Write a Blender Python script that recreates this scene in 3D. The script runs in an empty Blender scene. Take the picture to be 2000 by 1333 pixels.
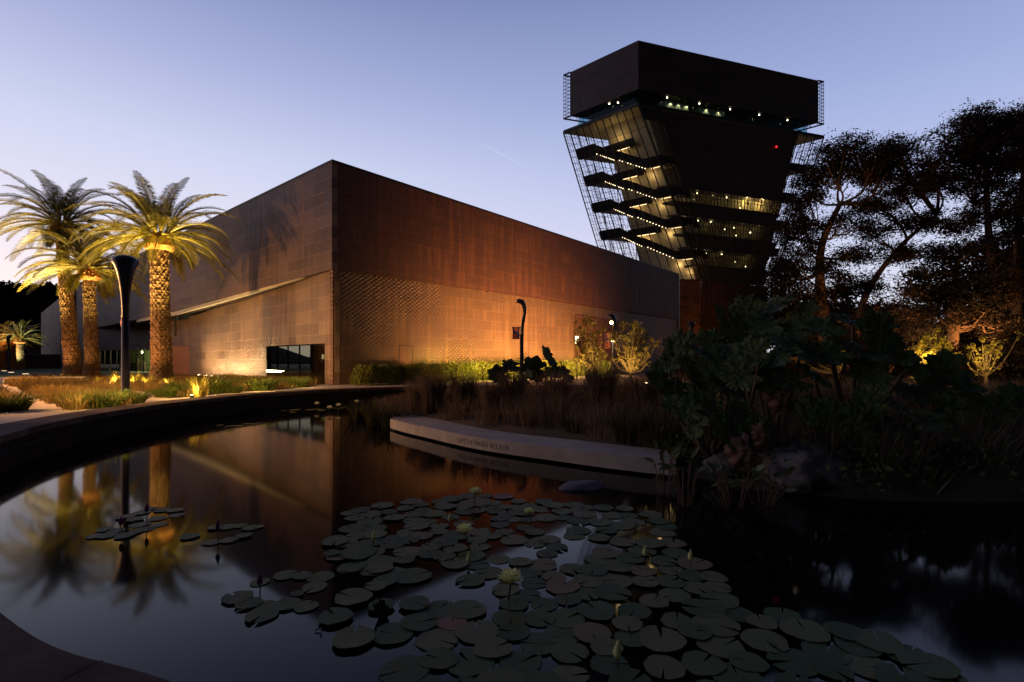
import bpy, math, random
import numpy as np
from mathutils import Vector, Matrix, noise
random.seed(7); rng = np.random.default_rng(7)
R = math.radians
# ---------------------------------------------------------------- camera, sky, exposure
sc = bpy.context.scene
FX, HY, CZ = 987.0, 705.0, 1.6          # focal length in photo px, horizon row, eye height
cam_d = bpy.data.cameras.new('camera'); cam = bpy.data.objects.new('camera', cam_d)
sc.collection.objects.link(cam); sc.camera = cam
cam.location = (0, 0, CZ); cam.rotation_euler = (R(90), 0, 0)
cam_d.sensor_width = 36; cam_d.lens = 36 * FX / 2000
cam_d.shift_y = (HY - 666.5) / 2000
cam_d.clip_start = 0.05; cam_d.clip_end = 3000
sc.view_settings.view_transform = 'Standard'; sc.view_settings.look = 'None'
sc.view_settings.exposure = 0; sc.view_settings.gamma = 1
try:
    sc.cycles.max_bounces = 6; sc.cycles.diffuse_bounces = 2; sc.cycles.glossy_bounces = 3
    sc.cycles.transmission_bounces = 4; sc.cycles.transparent_max_bounces = 6
    sc.cycles.sample_clamp_indirect = 2.0; sc.cycles.sample_clamp_direct = 0
    sc.cycles.use_denoising = True
except Exception: pass

W = bpy.data.worlds.new('World'); sc.world = W; W.use_nodes = True
wn, wl = W.node_tree.nodes, W.node_tree.links; wn.clear()
def wnode(t, **k):
    n = wn.new(t)
    for a, b in k.items(): setattr(n, a, b)
    return n
def wmath(op, a, b=None, c=None, clamp=False):
    n = wnode('ShaderNodeMath', operation=op, use_clamp=clamp)
    for i, v in enumerate((a, b, c)):
        if v is None: continue
        if isinstance(v, (int, float)): n.inputs[i].default_value = v
        else: wl.new(v, n.inputs[i])
    return n.outputs[0]
def wdot(a, v):
    n = wnode('ShaderNodeVectorMath', operation='DOT_PRODUCT'); wl.new(a, n.inputs[0]); n.inputs[1].default_value = v
    return n.outputs['Value']
tc = wnode('ShaderNodeTexCoord'); DIR = tc.outputs['Generated']
def ramp(fac, stops):
    n = wnode('ShaderNodeValToRGB'); e = n.color_ramp.elements
    while len(e) < len(stops): e.new(0.5)
    for el, (p, c) in zip(e, stops): el.position = p; el.color = (*c, 1)
    wl.new(fac, n.inputs[0]); return n.outputs[0]
def lin(r, g, b):
    f = lambda c: ((c/255+0.055)/1.055)**2.4 if c/255 > 0.04045 else c/255/12.92
    return (f(r), f(g), f(b))
SUN_AZ = Vector((-0.94, 0.34, 0.0)).normalized()
zc = wdot(DIR, (0, 0, 1)); ac = wdot(DIR, SUN_AZ)
el = wmath('MAXIMUM', zc, 0.0)
west = ramp(el, [(0.0, lin(255,232,226)), (0.12, lin(255,240,243)), (0.22, lin(230,226,245)), (0.34, lin(206,212,241)),
                 (0.46, lin(170,178,220)), (0.57, lin(134,145,193)), (0.75, lin(44,54,104)), (1.0, lin(20,25,56))])
east = ramp(el, [(0.0, lin(220,218,236)), (0.12, lin(218,222,243)), (0.28, lin(186,196,236)), (0.42, lin(156,172,219)),
                 (0.57, lin(126,143,190)), (0.75, lin(38,50,96)), (1.0, lin(16,22,50))])
mixf = wmath('SMOOTHSTEP', 0, 0) if False else None
mr = wnode('ShaderNodeMapRange', interpolation_type='SMOOTHSTEP'); wl.new(ac, mr.inputs[0])
mr.inputs[1].default_value = -0.45; mr.inputs[2].default_value = 0.95
mx = wnode('ShaderNodeMix', data_type='RGBA'); wl.new(mr.outputs[0], mx.inputs[0]); wl.new(east, mx.inputs[6]); wl.new(west, mx.inputs[7])
# the sky opposite the afterglow (behind the camera) is already night-dark
bk = wnode('ShaderNodeMapRange', interpolation_type='SMOOTHSTEP'); wl.new(wdot(DIR, Vector((-0.45, 0.9, 0)).normalized()), bk.inputs[0])
bk.inputs[1].default_value = -0.45; bk.inputs[2].default_value = 0.24; bk.inputs[3].default_value = 0.035; bk.inputs[4].default_value = 1.0
sc1 = wnode('ShaderNodeVectorMath', operation='SCALE'); wl.new(mx.outputs[2], sc1.inputs[0]); wl.new(bk.outputs[0], sc1.inputs['Scale'])
# physical dusk sky mixed in
sky = wnode('ShaderNodeTexSky', sky_type='NISHITA'); sky.sun_disc = False
sky.sun_elevation = R(0.5); sky.sun_rotation = math.atan2(SUN_AZ.x, SUN_AZ.y); sky.altitude = 60
sk = wnode('ShaderNodeVectorMath', operation='SCALE'); wl.new(sky.outputs[0], sk.inputs[0]); sk.inputs['Scale'].default_value = 0.02
ad = wnode('ShaderNodeVectorMath', operation='ADD'); wl.new(sc1.outputs[0], ad.inputs[0]); wl.new(sk.outputs[0], ad.inputs[1])
# faint vapour trail high in the sky
def pdir(x, y): return Vector(((x-1000)/FX, 1.0, (HY-y)/FX)).normalized()
d1, d2 = pdir(900, 258), pdir(1050, 340)
nrm = d1.cross(d2).normalized(); along = (d2-d1).normalized(); mid = (d1+d2).normalized()
w_ = wmath('ABSOLUTE', wdot(DIR, nrm)); band = wmath('SUBTRACT', 1.0, wmath('MULTIPLY', w_, 700), clamp=True)
s_ = wmath('ABSOLUTE', wmath('SUBTRACT', wdot(DIR, along), mid.dot(along)))
seg = wmath('SUBTRACT', 1.0, wmath('MULTIPLY', s_, 1/0.085), clamp=True)
fr = wmath('GREATER_THAN', wdot(DIR, mid), 0.5)
tr = wmath('MULTIPLY', wmath('MULTIPLY', band, seg), wmath('MULTIPLY', fr, 0.10))
ad2 = wnode('ShaderNodeVectorMath', operation='ADD'); wl.new(ad.outputs[0], ad2.inputs[0]); wl.new(tr, ad2.inputs[1])
bg = wnode('ShaderNodeBackground'); wl.new(ad2.outputs[0], bg.inputs[0]); bg.inputs[1].default_value = 1.0
wo = wnode('ShaderNodeOutputWorld'); wl.new(bg.outputs[0], wo.inputs[0])

# ---------------------------------------------------------------- coordinates
def P(x, y, Y): return Vector(((x-1000)/FX*Y, Y, CZ + (HY-y)/FX*Y))          # photo px at depth Y
def G(x, y, z=0.0):                                                         # photo px on the level z
    Y = (CZ-z)*FX/(y-HY); return Vector(((x-1000)/FX*Y, Y, z))
WZ = -0.6                                                                   # water level

# ---------------------------------------------------------------- helpers
COL = sc.collection
def tag(o, label=None, cat=None, group=None, kind=None):
    if label: o['label'] = label
    if cat: o['category'] = cat
    if group: o['group'] = group
    if kind: o['kind'] = kind
    return o
def empty(name, loc=(0,0,0), rz=0.0):
    o = bpy.data.objects.new(name, None); o.empty_display_size = 0.2; COL.objects.link(o)
    o.location = loc; o.rotation_euler = (0, 0, rz); return o
class MB:
    def __init__(s): s.v = []; s.f = []
    def quad(s, a, b, c, d):
        n = len(s.v); s.v += [tuple(a), tuple(b), tuple(c), tuple(d)]; s.f.append((n, n+1, n+2, n+3)); return s
    def box(s, x0, x1, y0, y1, z0, z1):
        return s.hexa([(x0,y0,z0),(x1,y0,z0),(x1,y1,z0),(x0,y1,z0)], [(x0,y0,z1),(x1,y0,z1),(x1,y1,z1),(x0,y1,z1)])
    def hexa(s, lo, hi):
        n = len(s.v); k = len(lo); s.v += [tuple(p) for p in lo] + [tuple(p) for p in hi]
        s.f.append(tuple(n+i for i in reversed(range(k)))); s.f.append(tuple(n+k+i for i in range(k)))
        for i in range(k): j = (i+1) % k; s.f.append((n+i, n+j, n+k+j, n+k+i))
        return s
    def bar(s, a, b, w, h=None):
        a, b = Vector(a), Vector(b); h = h or w; t = (b-a)
        if t.length < 1e-6: return s
        t.normalize(); up = Vector((0,0,1)) if abs(t.z) < 0.9 else Vector((0,1,0))
        x = t.cross(up).normalized()*w/2; y = t.cross(x).normalized()*h/2
        return s.hexa([a-x-y, a+x-y, a+x+y, a-x+y], [b-x-y, b+x-y, b+x+y, b-x+y])
    def tube(s, pts, rad, seg=8, caps=True):
        pts = [Vector(p) for p in pts]; n0 = len(s.v); k = len(pts)
        if isinstance(rad, (int, float)): rad = [rad]*k
        ref = None
        for i, p in enumerate(pts):
            t = (pts[min(i+1,k-1)] - pts[max(i-1,0)])
            t = t.normalized() if t.length > 1e-9 else Vector((0,0,1))
            if ref is None: ref = Vector((1,0,0)) if abs(t.x) < 0.8 else Vector((0,1,0))
            x = (ref - t*ref.dot(t)).normalized(); ref = x; y = t.cross(x)
            for j in range(seg):
                a = 2*math.pi*j/seg; s.v.append(tuple(p + (x*math.cos(a)+y*math.sin(a))*rad[i]))
        for i in range(k-1):
            for j in range(seg):
                q = (j+1) % seg; s.f.append((n0+i*seg+j, n0+i*seg+q, n0+(i+1)*seg+q, n0+(i+1)*seg+j))
        if caps:
            s.f.append(tuple(n0+j for j in reversed(range(seg)))); s.f.append(tuple(n0+(k-1)*seg+j for j in range(seg)))
        return s
    def rows(s, rows, closed=False):
        n0 = len(s.v); m = len(rows[0])
        for r in rows: s.v += [tuple(p) for p in r]
        for i in range(len(rows)-1):
            for j in range(m if closed else m-1):
                q = (j+1) % m; s.f.append((n0+i*m+j, n0+i*m+q, n0+(i+1)*m+q, n0+(i+1)*m+j))
        return s
    def ball(s, c, r, seg=8, rings=5, sq=1.0):
        c = Vector(c)
        rr = []
        for i in range(rings+1):
            a = -math.pi/2 + math.pi*i/rings
            rr.append([c + Vector((math.cos(a)*math.cos(2*math.pi*j/seg)*r, math.cos(a)*math.sin(2*math.pi*j/seg)*r, math.sin(a)*r*sq)) for j in range(seg)])
        return s.rows(rr, True)
    def mesh(s, name, mat, smooth=False):
        m = bpy.data.meshes.new(name); m.from_pydata(s.v, [], s.f)
        if mat: m.materials.append(mat)
        if smooth: m.polygons.foreach_set('use_smooth', [True]*len(m.polygons))
        m.update(); return m
    def build(s, name, mat, parent=None, smooth=False, loc=None, rz=0.0):
        o = bpy.data.objects.new(name, s.mesh(name, mat, smooth)); COL.objects.link(o)
        if parent is not None: o.parent = parent
        if loc is not None: o.location = loc
        if rz: o.rotation_euler = (0, 0, rz)
        return o
def npbuild(name, V, Fc, mat, parent=None, smooth=False):
    """V (n,3), Fc (m,k)"""
    m = bpy.data.meshes.new(name); k = Fc.shape[1]
    m.vertices.add(len(V)); m.vertices.foreach_set('co', np.ascontiguousarray(V, dtype=np.float32).ravel())
    m.loops.add(Fc.size); m.loops.foreach_set('vertex_index', Fc.astype(np.int32).ravel())
    m.polygons.add(len(Fc)); m.polygons.foreach_set('loop_start', np.arange(0, Fc.size, k, dtype=np.int32))
    try: m.polygons.foreach_set('loop_total', np.full(len(Fc), k, dtype=np.int32))
    except Exception: pass
    if smooth: m.polygons.foreach_set('use_smooth', [True]*len(Fc))
    m.materials.append(mat); m.update(calc_edges=True)
    o = bpy.data.objects.new(name, m); COL.objects.link(o)
    if parent is not None: o.parent = parent
    return o
def copy_tree(o, parent=None):
    c = o.copy(); COL.objects.link(c); c.parent = parent
    for ch in list(o.children): copy_tree(ch, c)
    return c

# ---------------------------------------------------------------- materials
class NT:
    def __init__(s, name):
        s.m = bpy.data.materials.new(name); s.m.use_nodes = True; s.n = s.m.node_tree.nodes; s.l = s.m.node_tree.links
        s.b = s.n['Principled BSDF']; s.out = s.n['Material Output']
    def new(s, t, ins=None, **k):
        n = s.n.new(t)
        for a, b in k.items(): setattr(n, a, b)
        for i, v in (ins or {}).items(): s.set(n.inputs[i], v)
        return n
    def set(s, inp, v):
        if isinstance(v, bpy.types.NodeSocket): s.l.new(v, inp)
        else: inp.default_value = v
    def math(s, op, a, b=None, clamp=False):
        ins = {0: a}
        if b is not None: ins[1] = b
        return s.new('ShaderNodeMath', ins, operation=op, use_clamp=clamp).outputs[0]
    def ramp(s, fac, stops):
        n = s.new('ShaderNodeValToRGB', {0: fac}); e = n.color_ramp.elements
        while len(e) < len(stops): e.new(0.5)
        for el_, (p, c) in zip(e, stops): el_.position = p; el_.color = (*c, 1) if len(c) == 3 else c
        return n.outputs[0]
    def noise(s, vec=None, scale=5, detail=4, rough=0.55):
        ins = {'Scale': scale, 'Detail': detail, 'Roughness': rough}
        if vec is not None: ins['Vector'] = vec
        return s.new('ShaderNodeTexNoise', ins).outputs['Fac']
    def obj(s): return s.new('ShaderNodeTexCoord').outputs['Object']
    def pos(s): return s.new('ShaderNodeNewGeometry').outputs['Position']
    def mapv(s, vec, scale=(1,1,1)): return s.new('ShaderNodeMapping', {'Vector': vec, 'Scale': scale}).outputs[0]
    def bump(s, h, strength=0.5, dist=0.02, normal=None):
        ins = {'Height': h, 'Strength': strength, 'Distance': dist}
        if normal is not None: ins['Normal'] = normal
        o = s.new('ShaderNodeBump', ins).outputs[0]; s.l.new(o, s.b.inputs['Normal']); return o
    def col(s, v): s.set(s.b.inputs['Base Color'], v if isinstance(v, bpy.types.NodeSocket) else (*v, 1))
    def p(s, rough=None, metal=None, spec=None):
        if rough is not None: s.set(s.b.inputs['Roughness'], rough)
        if metal is not None: s.set(s.b.inputs['Metallic'], metal)
        if spec is not None: s.set(s.b.inputs['Specular IOR Level'], spec)
        return s.m
def simple(name, c, c2=None, scale=6, rough=0.7, metal=0.0, bump=0.3, dist=0.01, spec=0.5, world=False):
    t = NT(name); c2 = c2 or tuple(x*0.65 for x in c)
    v = t.pos() if world else t.obj()
    n = t.noise(v, scale); t.col(t.ramp(n, [(0.32, c2), (0.68, c)]))
    if bump: t.bump(t.noise(v, scale*4, 6), bump, dist)
    return t.p(rough, metal, spec)
def leafmat(name, c, c2, rough=0.5, spec=0.3, trans=0.25, scale=1.3):
    t = NT(name); n = t.noise(t.pos(), scale, 3); n2 = t.noise(t.pos(), scale*9, 2)
    f = t.math('ADD', t.math('MULTIPLY', n, 0.6), t.math('MULTIPLY', n2, 0.4))
    col = t.ramp(f, [(0.38, c2), (0.62, c)]); t.col(col); t.p(rough, 0, spec)
    tr = t.new('ShaderNodeBsdfTranslucent', {'Color': col}); mix = t.new('ShaderNodeMixShader', {0: trans})
    t.l.new(t.b.outputs[0], mix.inputs[1]); t.l.new(tr.outputs[0], mix.inputs[2]); t.l.new(mix.outputs[0], t.out.inputs[0])
    return t.m
def emit(name, c, s):
    t = NT(name); t.col((0,0,0)); t.set(t.b.inputs['Emission Color'], (*c, 1)); t.set(t.b.inputs['Emission Strength'], s); return t.m

def copper(name, base=(0.17,0.085,0.06), dark=(0.095,0.045,0.035), dimple=0.6, pitch=0.26, rows=0.78, wide=3.7, metal=0.45, rough=0.42, thr=0.5, brick=0.42):
    t = NT(name); o = t.obj(); sep = t.new('ShaderNodeSeparateXYZ', {0: o})
    uv = t.new('ShaderNodeCombineXYZ', {0: sep.outputs[0], 1: sep.outputs[2], 2: 0.0}).outputs[0]
    br = t.new('ShaderNodeTexBrick', {'Vector': uv, 'Color1': (0.35,0.35,0.35,1), 'Color2': (0.75,0.75,0.75,1), 'Mortar': (1,1,1,1), 'Scale': 1.0,
        'Mortar Size': 0.028, 'Bias': 0.0, 'Brick Width': wide, 'Row Height': rows, 'Mortar Smooth': 0.3})
    br.offset = 0.37; br.offset_frequency = 2
    streak = t.noise(t.mapv(o, (1.4, 1, 0.09)), 1.6, 5, 0.6)
    big = t.noise(uv, 0.16, 3)
    f = t.math('ADD', t.math('MULTIPLY', br.outputs[0], brick), t.math('ADD', t.math('MULTIPLY', streak, 0.62), t.math('MULTIPLY', big, 0.12)))
    c = t.ramp(f, [(0.48, tuple(x*.75 for x in dark)), (0.68, base), (0.92, tuple(x*1.5 for x in base)), (1.0, tuple(x*2.2 for x in base))])
    # dimples and perforations, strongest in drifting patches
    k = 2*math.pi/pitch
    su = t.math('SINE', t.math('MULTIPLY', sep.outputs[0], k/1.414))
    sv = t.math('SINE', t.math('MULTIPLY', sep.outputs[2], k/1.0))
    d = t.math('MULTIPLY', su, sv)
    patch = t.new('ShaderNodeMapRange', {0: t.noise(uv, 0.13, 2), 1: thr-0.12, 2: thr+0.1, 3: 0.12, 4: 1.0}, interpolation_type='SMOOTHSTEP').outputs[0]
    dm = t.math('MULTIPLY', d, patch)
    dark_f = t.math('MULTIPLY', t.math('MULTIPLY', t.math('MAXIMUM', dm, 0.0), 0.5), dimple)
    mixn = t.new('ShaderNodeMix', {0: dark_f, 6: c, 7: (*[x*0.3 for x in dark], 1)}, data_type='RGBA')
    t.col(mixn.outputs[2])
    bn = t.new('ShaderNodeBump', {'Height': dm, 'Strength': dimple, 'Distance': 0.05}).outputs[0]
    b2 = t.new('ShaderNodeBump', {'Height': br.outputs['Fac'], 'Strength': 0.5, 'Distance': 0.01, 'Normal': bn}, ).outputs[0]
    t.l.new(b2, t.b.inputs['Normal'])
    return t.p(t.ramp(streak, [(0.3, (rough-0.08,)*3), (0.7, (rough+0.14,)*3)]), metal, 0.5)

M = {}
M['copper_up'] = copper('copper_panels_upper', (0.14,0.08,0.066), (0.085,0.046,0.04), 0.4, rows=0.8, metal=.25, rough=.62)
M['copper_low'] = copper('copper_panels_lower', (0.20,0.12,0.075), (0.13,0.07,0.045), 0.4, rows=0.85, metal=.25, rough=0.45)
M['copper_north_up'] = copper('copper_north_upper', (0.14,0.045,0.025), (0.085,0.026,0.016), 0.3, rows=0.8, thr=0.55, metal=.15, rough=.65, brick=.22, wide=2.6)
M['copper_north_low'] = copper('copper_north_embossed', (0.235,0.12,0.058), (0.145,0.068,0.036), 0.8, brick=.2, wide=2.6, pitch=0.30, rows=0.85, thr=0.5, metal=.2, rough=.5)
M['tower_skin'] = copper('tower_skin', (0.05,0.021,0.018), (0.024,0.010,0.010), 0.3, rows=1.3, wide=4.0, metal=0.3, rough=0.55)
M['dark_metal'] = simple('dark_bronze', (0.018,0.012,0.012), rough=0.5, metal=0.4, bump=0)
M['screen'] = simple('screen_bars', (0.03,0.022,0.024), rough=0.6, metal=0.3, bump=0)
M['concrete_warm'] = simple('warm_concrete', (0.42,0.35,0.22), (0.30,0.245,0.15), 0.8, 0.8, bump=0.2)
M['cream'] = simple('cream_fascia', (0.62,0.52,0.38), (0.5,0.42,0.3), 0.5, 0.6, bump=0)
M['soffit'] = simple('soffit', (0.10,0.07,0.05), rough=0.7, bump=0.1)
M['orange_panel'] = simple('rust_panel', (0.34,0.13,0.045), (0.26,0.09,0.03), 1.2, 0.5, bump=0.1)
M['roof'] = simple('roof_membrane', (0.06,0.05,0.05), bump=0)
def glassmat(name, tint=(0.8,0.9,0.9), mixf=0.35, rough=0.02):
    t = NT(name); g = t.new('ShaderNodeBsdfGlossy', {'Color': (1,1,1,1), 'Roughness': rough})
    tr = t.new('ShaderNodeBsdfTransparent', {'Color': (*tint, 1)})
    lw = t.math('MULTIPLY', t.math('POWER', t.new('ShaderNodeLayerWeight', {'Blend': 0.5}).outputs['Facing'], 5.0), 0.7)
    f = t.math('ADD', lw, 0.03+mixf*0.3, clamp=True)
    mx_ = t.new('ShaderNodeMixShader', {0: f}); t.l.new(tr.outputs[0], mx_.inputs[1]); t.l.new(g.outputs[0], mx_.inputs[2]); t.l.new(mx_.outputs[0], t.out.inputs[0])
    return t.m
M['glass'] = glassmat('window_glass', (0.80,0.78,0.66), 0.0)
M['glass_dark'] = glassmat('dark_glass', (0.55,0.56,0.48), 0.3)
M['glass_sky'] = glassmat('deck_glass', (0.66,0.80,0.84), -0.08)
M['path'] = simple('path_paving', (0.46,0.36,0.30), (0.37,0.29,0.24), 0.5, 0.8, bump=0.25, dist=0.01, world=True)
M['soil'] = simple('soil', (0.05,0.032,0.02), rough=0.95, world=True, bump=0.6, dist=0.03)
M['lawn'] = simple('lawn', (0.04,0.06,0.015), (0.02,0.035,0.01), 3, 0.9, world=True, bump=0.6, dist=0.03)
M['stone'] = simple('bench_stone', (0.30,0.25,0.23), (0.22,0.18,0.165), 3, 0.75, bump=0.4, dist=0.006)
M['engrave'] = simple('engraved', (0.035,0.028,0.026), bump=0)
t = NT('coping_stone'); v = t.pos(); n = t.noise(v, 1.7, 6, .65); n2 = t.noise(v, 26, 5, .7); oi = t.new('ShaderNodeObjectInfo').outputs['Random']
f = t.math('ADD', t.math('MULTIPLY', n, .55), t.math('ADD', t.math('MULTIPLY', n2, .3), t.math('MULTIPLY', oi, .22)))
t.col(t.ramp(f, [(.35,(.045,.026,.022)),(.55,(.09,.055,.046)),(.72,(.14,.09,.076))])); t.bump(n2, .7, .006); M['coping'] = t.p(.85, 0, .08)
M['coping_joint'] = simple('coping_joint', (0.26,0.22,0.22), bump=0, rough=0.5)
M['joint_dark'] = simple('joint_dark', (0.02,0.015,0.014), bump=0)
M['pond_wall'] = simple('pond_wall', (0.028,0.018,0.016), (0.012,0.008,0.008), 1.2, 0.8, bump=0.5, world=True, spec=0.1)
M['pond_floor'] = simple('pond_floor', (0.004,0.004,0.003), bump=0)
M['lamp_metal'] = simple('lamp_metal', (0.035,0.03,0.045), (0.025,0.02,0.03), 2, 0.35, 0.6, bump=0.05)
M['bench_metal'] = simple('bench_concrete', (0.34,0.29,0.25), rough=0.7)
M['rock'] = simple('boulder_rock', (0.11,0.09,0.085), (0.04,0.03,0.03), 3, 0.85, bump=1.0, dist=0.05)
M['flat_rock'] = simple('flat_rock', (0.14,0.12,0.14), (0.07,0.06,0.075), 5, 0.8, bump=0.8, dist=0.02)
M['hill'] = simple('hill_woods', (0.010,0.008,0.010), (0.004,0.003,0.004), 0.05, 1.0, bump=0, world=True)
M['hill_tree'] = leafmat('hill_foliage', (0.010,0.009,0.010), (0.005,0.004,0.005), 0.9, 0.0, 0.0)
t = NT('pond_water'); t.col((0.0025,0.0022,0.003)); t.p(0.06, 0, 0.5); t.set(t.b.inputs['IOR'], 1.21)
t.bump(t.noise(t.pos(), 1.1, 3), 0.04, 0.01); M['water'] = t.m
# palm
t = NT('palm_trunk'); n = t.noise(t.mapv(t.obj(), (1,1,3)), 7, 5); t.col(t.ramp(n, [(0.3,(0.08,0.042,0.02)),(0.7,(0.25,0.135,0.062))])); t.bump(n, 0.7, 0.03); M['palm_trunk'] = t.p(0.85)
M['palm_boss'] = simple('palm_boss', (0.48,0.20,0.05), (0.22,0.085,0.025), 9, 0.8, bump=0.8, dist=0.03)
M['frond'] = leafmat('palm_frond', (0.20,0.15,0.014), (0.09,0.078,0.011), 0.4, 0.4, 0.25)
M['rachis'] = simple('frond_stalk', (0.30,0.24,0.06), rough=0.5, bump=0)
M['grass_gold'] = leafmat('golden_grass', (0.33,0.20,0.06), (0.17,0.12,0.04), 0.7, 0.1, 0.3, 0.5)
M['grass_green'] = leafmat('green_grass', (0.12,0.14,0.022), (0.05,0.075,0.014), 0.6, 0.2, 0.3, 1.5)
M['grass_brown'] = leafmat('brown_grass', (0.20,0.135,0.09), (0.06,0.04,0.03), 0.8, 0.05, 0.25, 0.45)
M['reed'] = leafmat('reed_leaves', (0.07,0.062,0.022), (0.025,0.026,0.010), 0.6, 0.2, 0.3, 2)
M['hedge'] = leafmat('hedge_leaves', (0.17,0.165,0.02), (0.08,0.085,0.014), 0.5, 0.3, 0.25, 2)
M['shrub_dry'] = leafmat('garden_tree_leaves', (0.26,0.19,0.045), (0.12,0.09,0.025), 0.6, 0.2, 0.3, 2)
M['leaf_bright'] = leafmat('yellow_leaves', (0.40,0.30,0.05), (0.22,0.18,0.03), 0.5, 0.2, 0.35, 2)
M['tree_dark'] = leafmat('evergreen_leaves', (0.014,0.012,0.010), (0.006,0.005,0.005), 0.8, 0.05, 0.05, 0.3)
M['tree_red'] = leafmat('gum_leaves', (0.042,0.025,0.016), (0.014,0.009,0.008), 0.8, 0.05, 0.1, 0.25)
M['bark'] = simple('tree_bark', (0.12,0.07,0.04), (0.05,0.03,0.02), 2, 0.9, bump=0.6, dist=0.04)
M['twig'] = simple('twig_bark', (0.16,0.10,0.045), (0.08,0.05,0.025), 4, 0.8, bump=0.2)
M['gunnera'] = leafmat('gunnera_leaf', (0.062,0.084,0.026), (0.018,0.026,0.009), 0.6, 0.15, 0.12, 1.2)
M['gunnera_dry'] = leafmat('gunnera_withered', (0.22,0.11,0.075), (0.08,0.04,0.03), 0.8, 0.1, 0.1, 4)
M['stalk'] = simple('gunnera_stalk', (0.085,0.05,0.03), rough=0.7)
M['lance'] = leafmat('water_plant_leaf', (0.085,0.10,0.022), (0.035,0.045,0.012), 0.45, 0.4, 0.2, 6)
M['lance_stem'] = simple('water_plant_stem', (0.16,0.065,0.04), (0.07,0.03,0.02), 6, 0.7, bump=0)
M['iris'] = leafmat('iris_leaf', (0.055,0.085,0.016), (0.022,0.038,0.010), 0.45, 0.4, 0.2, 4)
# lily pads: tint differs from pad to pad, veins radiate
t = NT('lily_pad'); o = t.obj(); oi = t.new('ShaderNodeObjectInfo').outputs['Random']
sep = t.new('ShaderNodeSeparateXYZ', {0: o}); ang = t.math('ARCTAN2', sep.outputs[1], sep.outputs[0])
vein = t.math('POWER', t.math('ABSOLUTE', t.math('SINE', t.math('MULTIPLY', ang, 9.0))), 0.35)
c = t.ramp(oi, [(0.0,(0.042,0.065,0.024)),(0.3,(0.07,0.092,0.034)),(0.6,(0.12,0.125,0.05)),(0.9,(0.13,0.12,0.06)),(1.0,(0.18,0.115,0.055))])
n = t.noise(o, 14, 4); vm = t.math('ADD', t.math('MULTIPLY', vein, 0.22), t.math('ADD', t.math('MULTIPLY', n, 0.5), 0.5))
mm = t.new('ShaderNodeMix', {0: 1.0, 6: c, 7: vm}, data_type='RGBA', blend_type='MULTIPLY'); off = t.new('ShaderNodeVectorMath', {0: o, 1: t.new('ShaderNodeCombineXYZ', {0: t.math('MULTIPLY', oi, 40.0), 1: t.math('MULTIPLY', oi, 17.0)}).outputs[0]}, operation='ADD').outputs[0]
bl = t.new('ShaderNodeMapRange', {0: t.noise(off, 2.2, 5, .65), 1: .58, 2: .68, 3: 0.0, 4: .8}).outputs[0]
mb_ = t.new('ShaderNodeMix', {0: bl, 6: mm.outputs[2], 7: (.16,.075,.03,1)}, data_type='RGBA')
mm2 = t.new('ShaderNodeMix', {0: 1.0, 6: mb_.outputs[2], 7: (.95,.93,.85,1)}, data_type='RGBA', blend_type='MULTIPLY'); t.col(mm2.outputs[2])
t.bump(t.math('ADD', vein, n), 0.35, 0.006); M['pad'] = t.p(0.48, 0, 0.13)
M['pad_brown'] = simple('lily_pad_dying', (0.26,0.085,0.03), (0.12,0.05,0.03), 12, 0.6, bump=0.3)
M['pad_stem'] = simple('lily_stem', (0.05,0.03,0.02), bump=0)
M['petal_y'] = leafmat('yellow_petals', (0.92,0.88,0.42), (0.85,0.76,0.30), 0.5, 0.3, 0.4, 8)
M['petal_w'] = leafmat('white_petals', (0.80,0.74,0.52), (0.6,0.55,0.35), 0.5, 0.3, 0.3, 8)
M['petal_p'] = leafmat('purple_petals', (0.28,0.04,0.16), (0.14,0.02,0.08), 0.5, 0.3, 0.3, 8)
M['sepal'] = simple('bud_sepal', (0.22,0.13,0.04), rough=0.6, bump=0)
M['lit'] = emit('lit_lens', (1.0,0.74,0.38), 9.0)
M['lit_bead'] = emit('stair_bead', (1.0,0.78,0.45), 4.0); M['lit_soft'] = emit('lit_strip', (1.0,0.72,0.36), 2.2)
M['lit_white'] = emit('lit_lamp_white', (1.0,0.86,0.6), 9.0)
M['red_lit'] = emit('beacon_red', (1.0,0.03,0.03), 1.2)

# lights: warm lamps
WARM = (1.0, 0.66, 0.22); ORANGE = (1.0, 0.42, 0.12); YEL = (1.0, 0.70, 0.20)
def point(loc, power, col=WARM, rad=0.1):
    l = bpy.data.lights.new('lamp_light', 'POINT'); l.energy = power; l.color = col; l.shadow_soft_size = rad
    o = bpy.data.objects.new('lamp_light', l); COL.objects.link(o); o.location = loc; return o
def spot(loc, to, power, col=WARM, angle=60, blend=0.6, rad=0.08):
    l = bpy.data.lights.new('spot_light', 'SPOT'); l.energy = power; l.color = col; l.spot_size = R(angle); l.spot_blend = blend; l.shadow_soft_size = rad
    o = bpy.data.objects.new('spot_light', l); COL.objects.link(o); o.location = loc
    o.rotation_euler = (Vector(to)-Vector(loc)).to_track_quat('-Z', 'Y').to_euler(); return o

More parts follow.
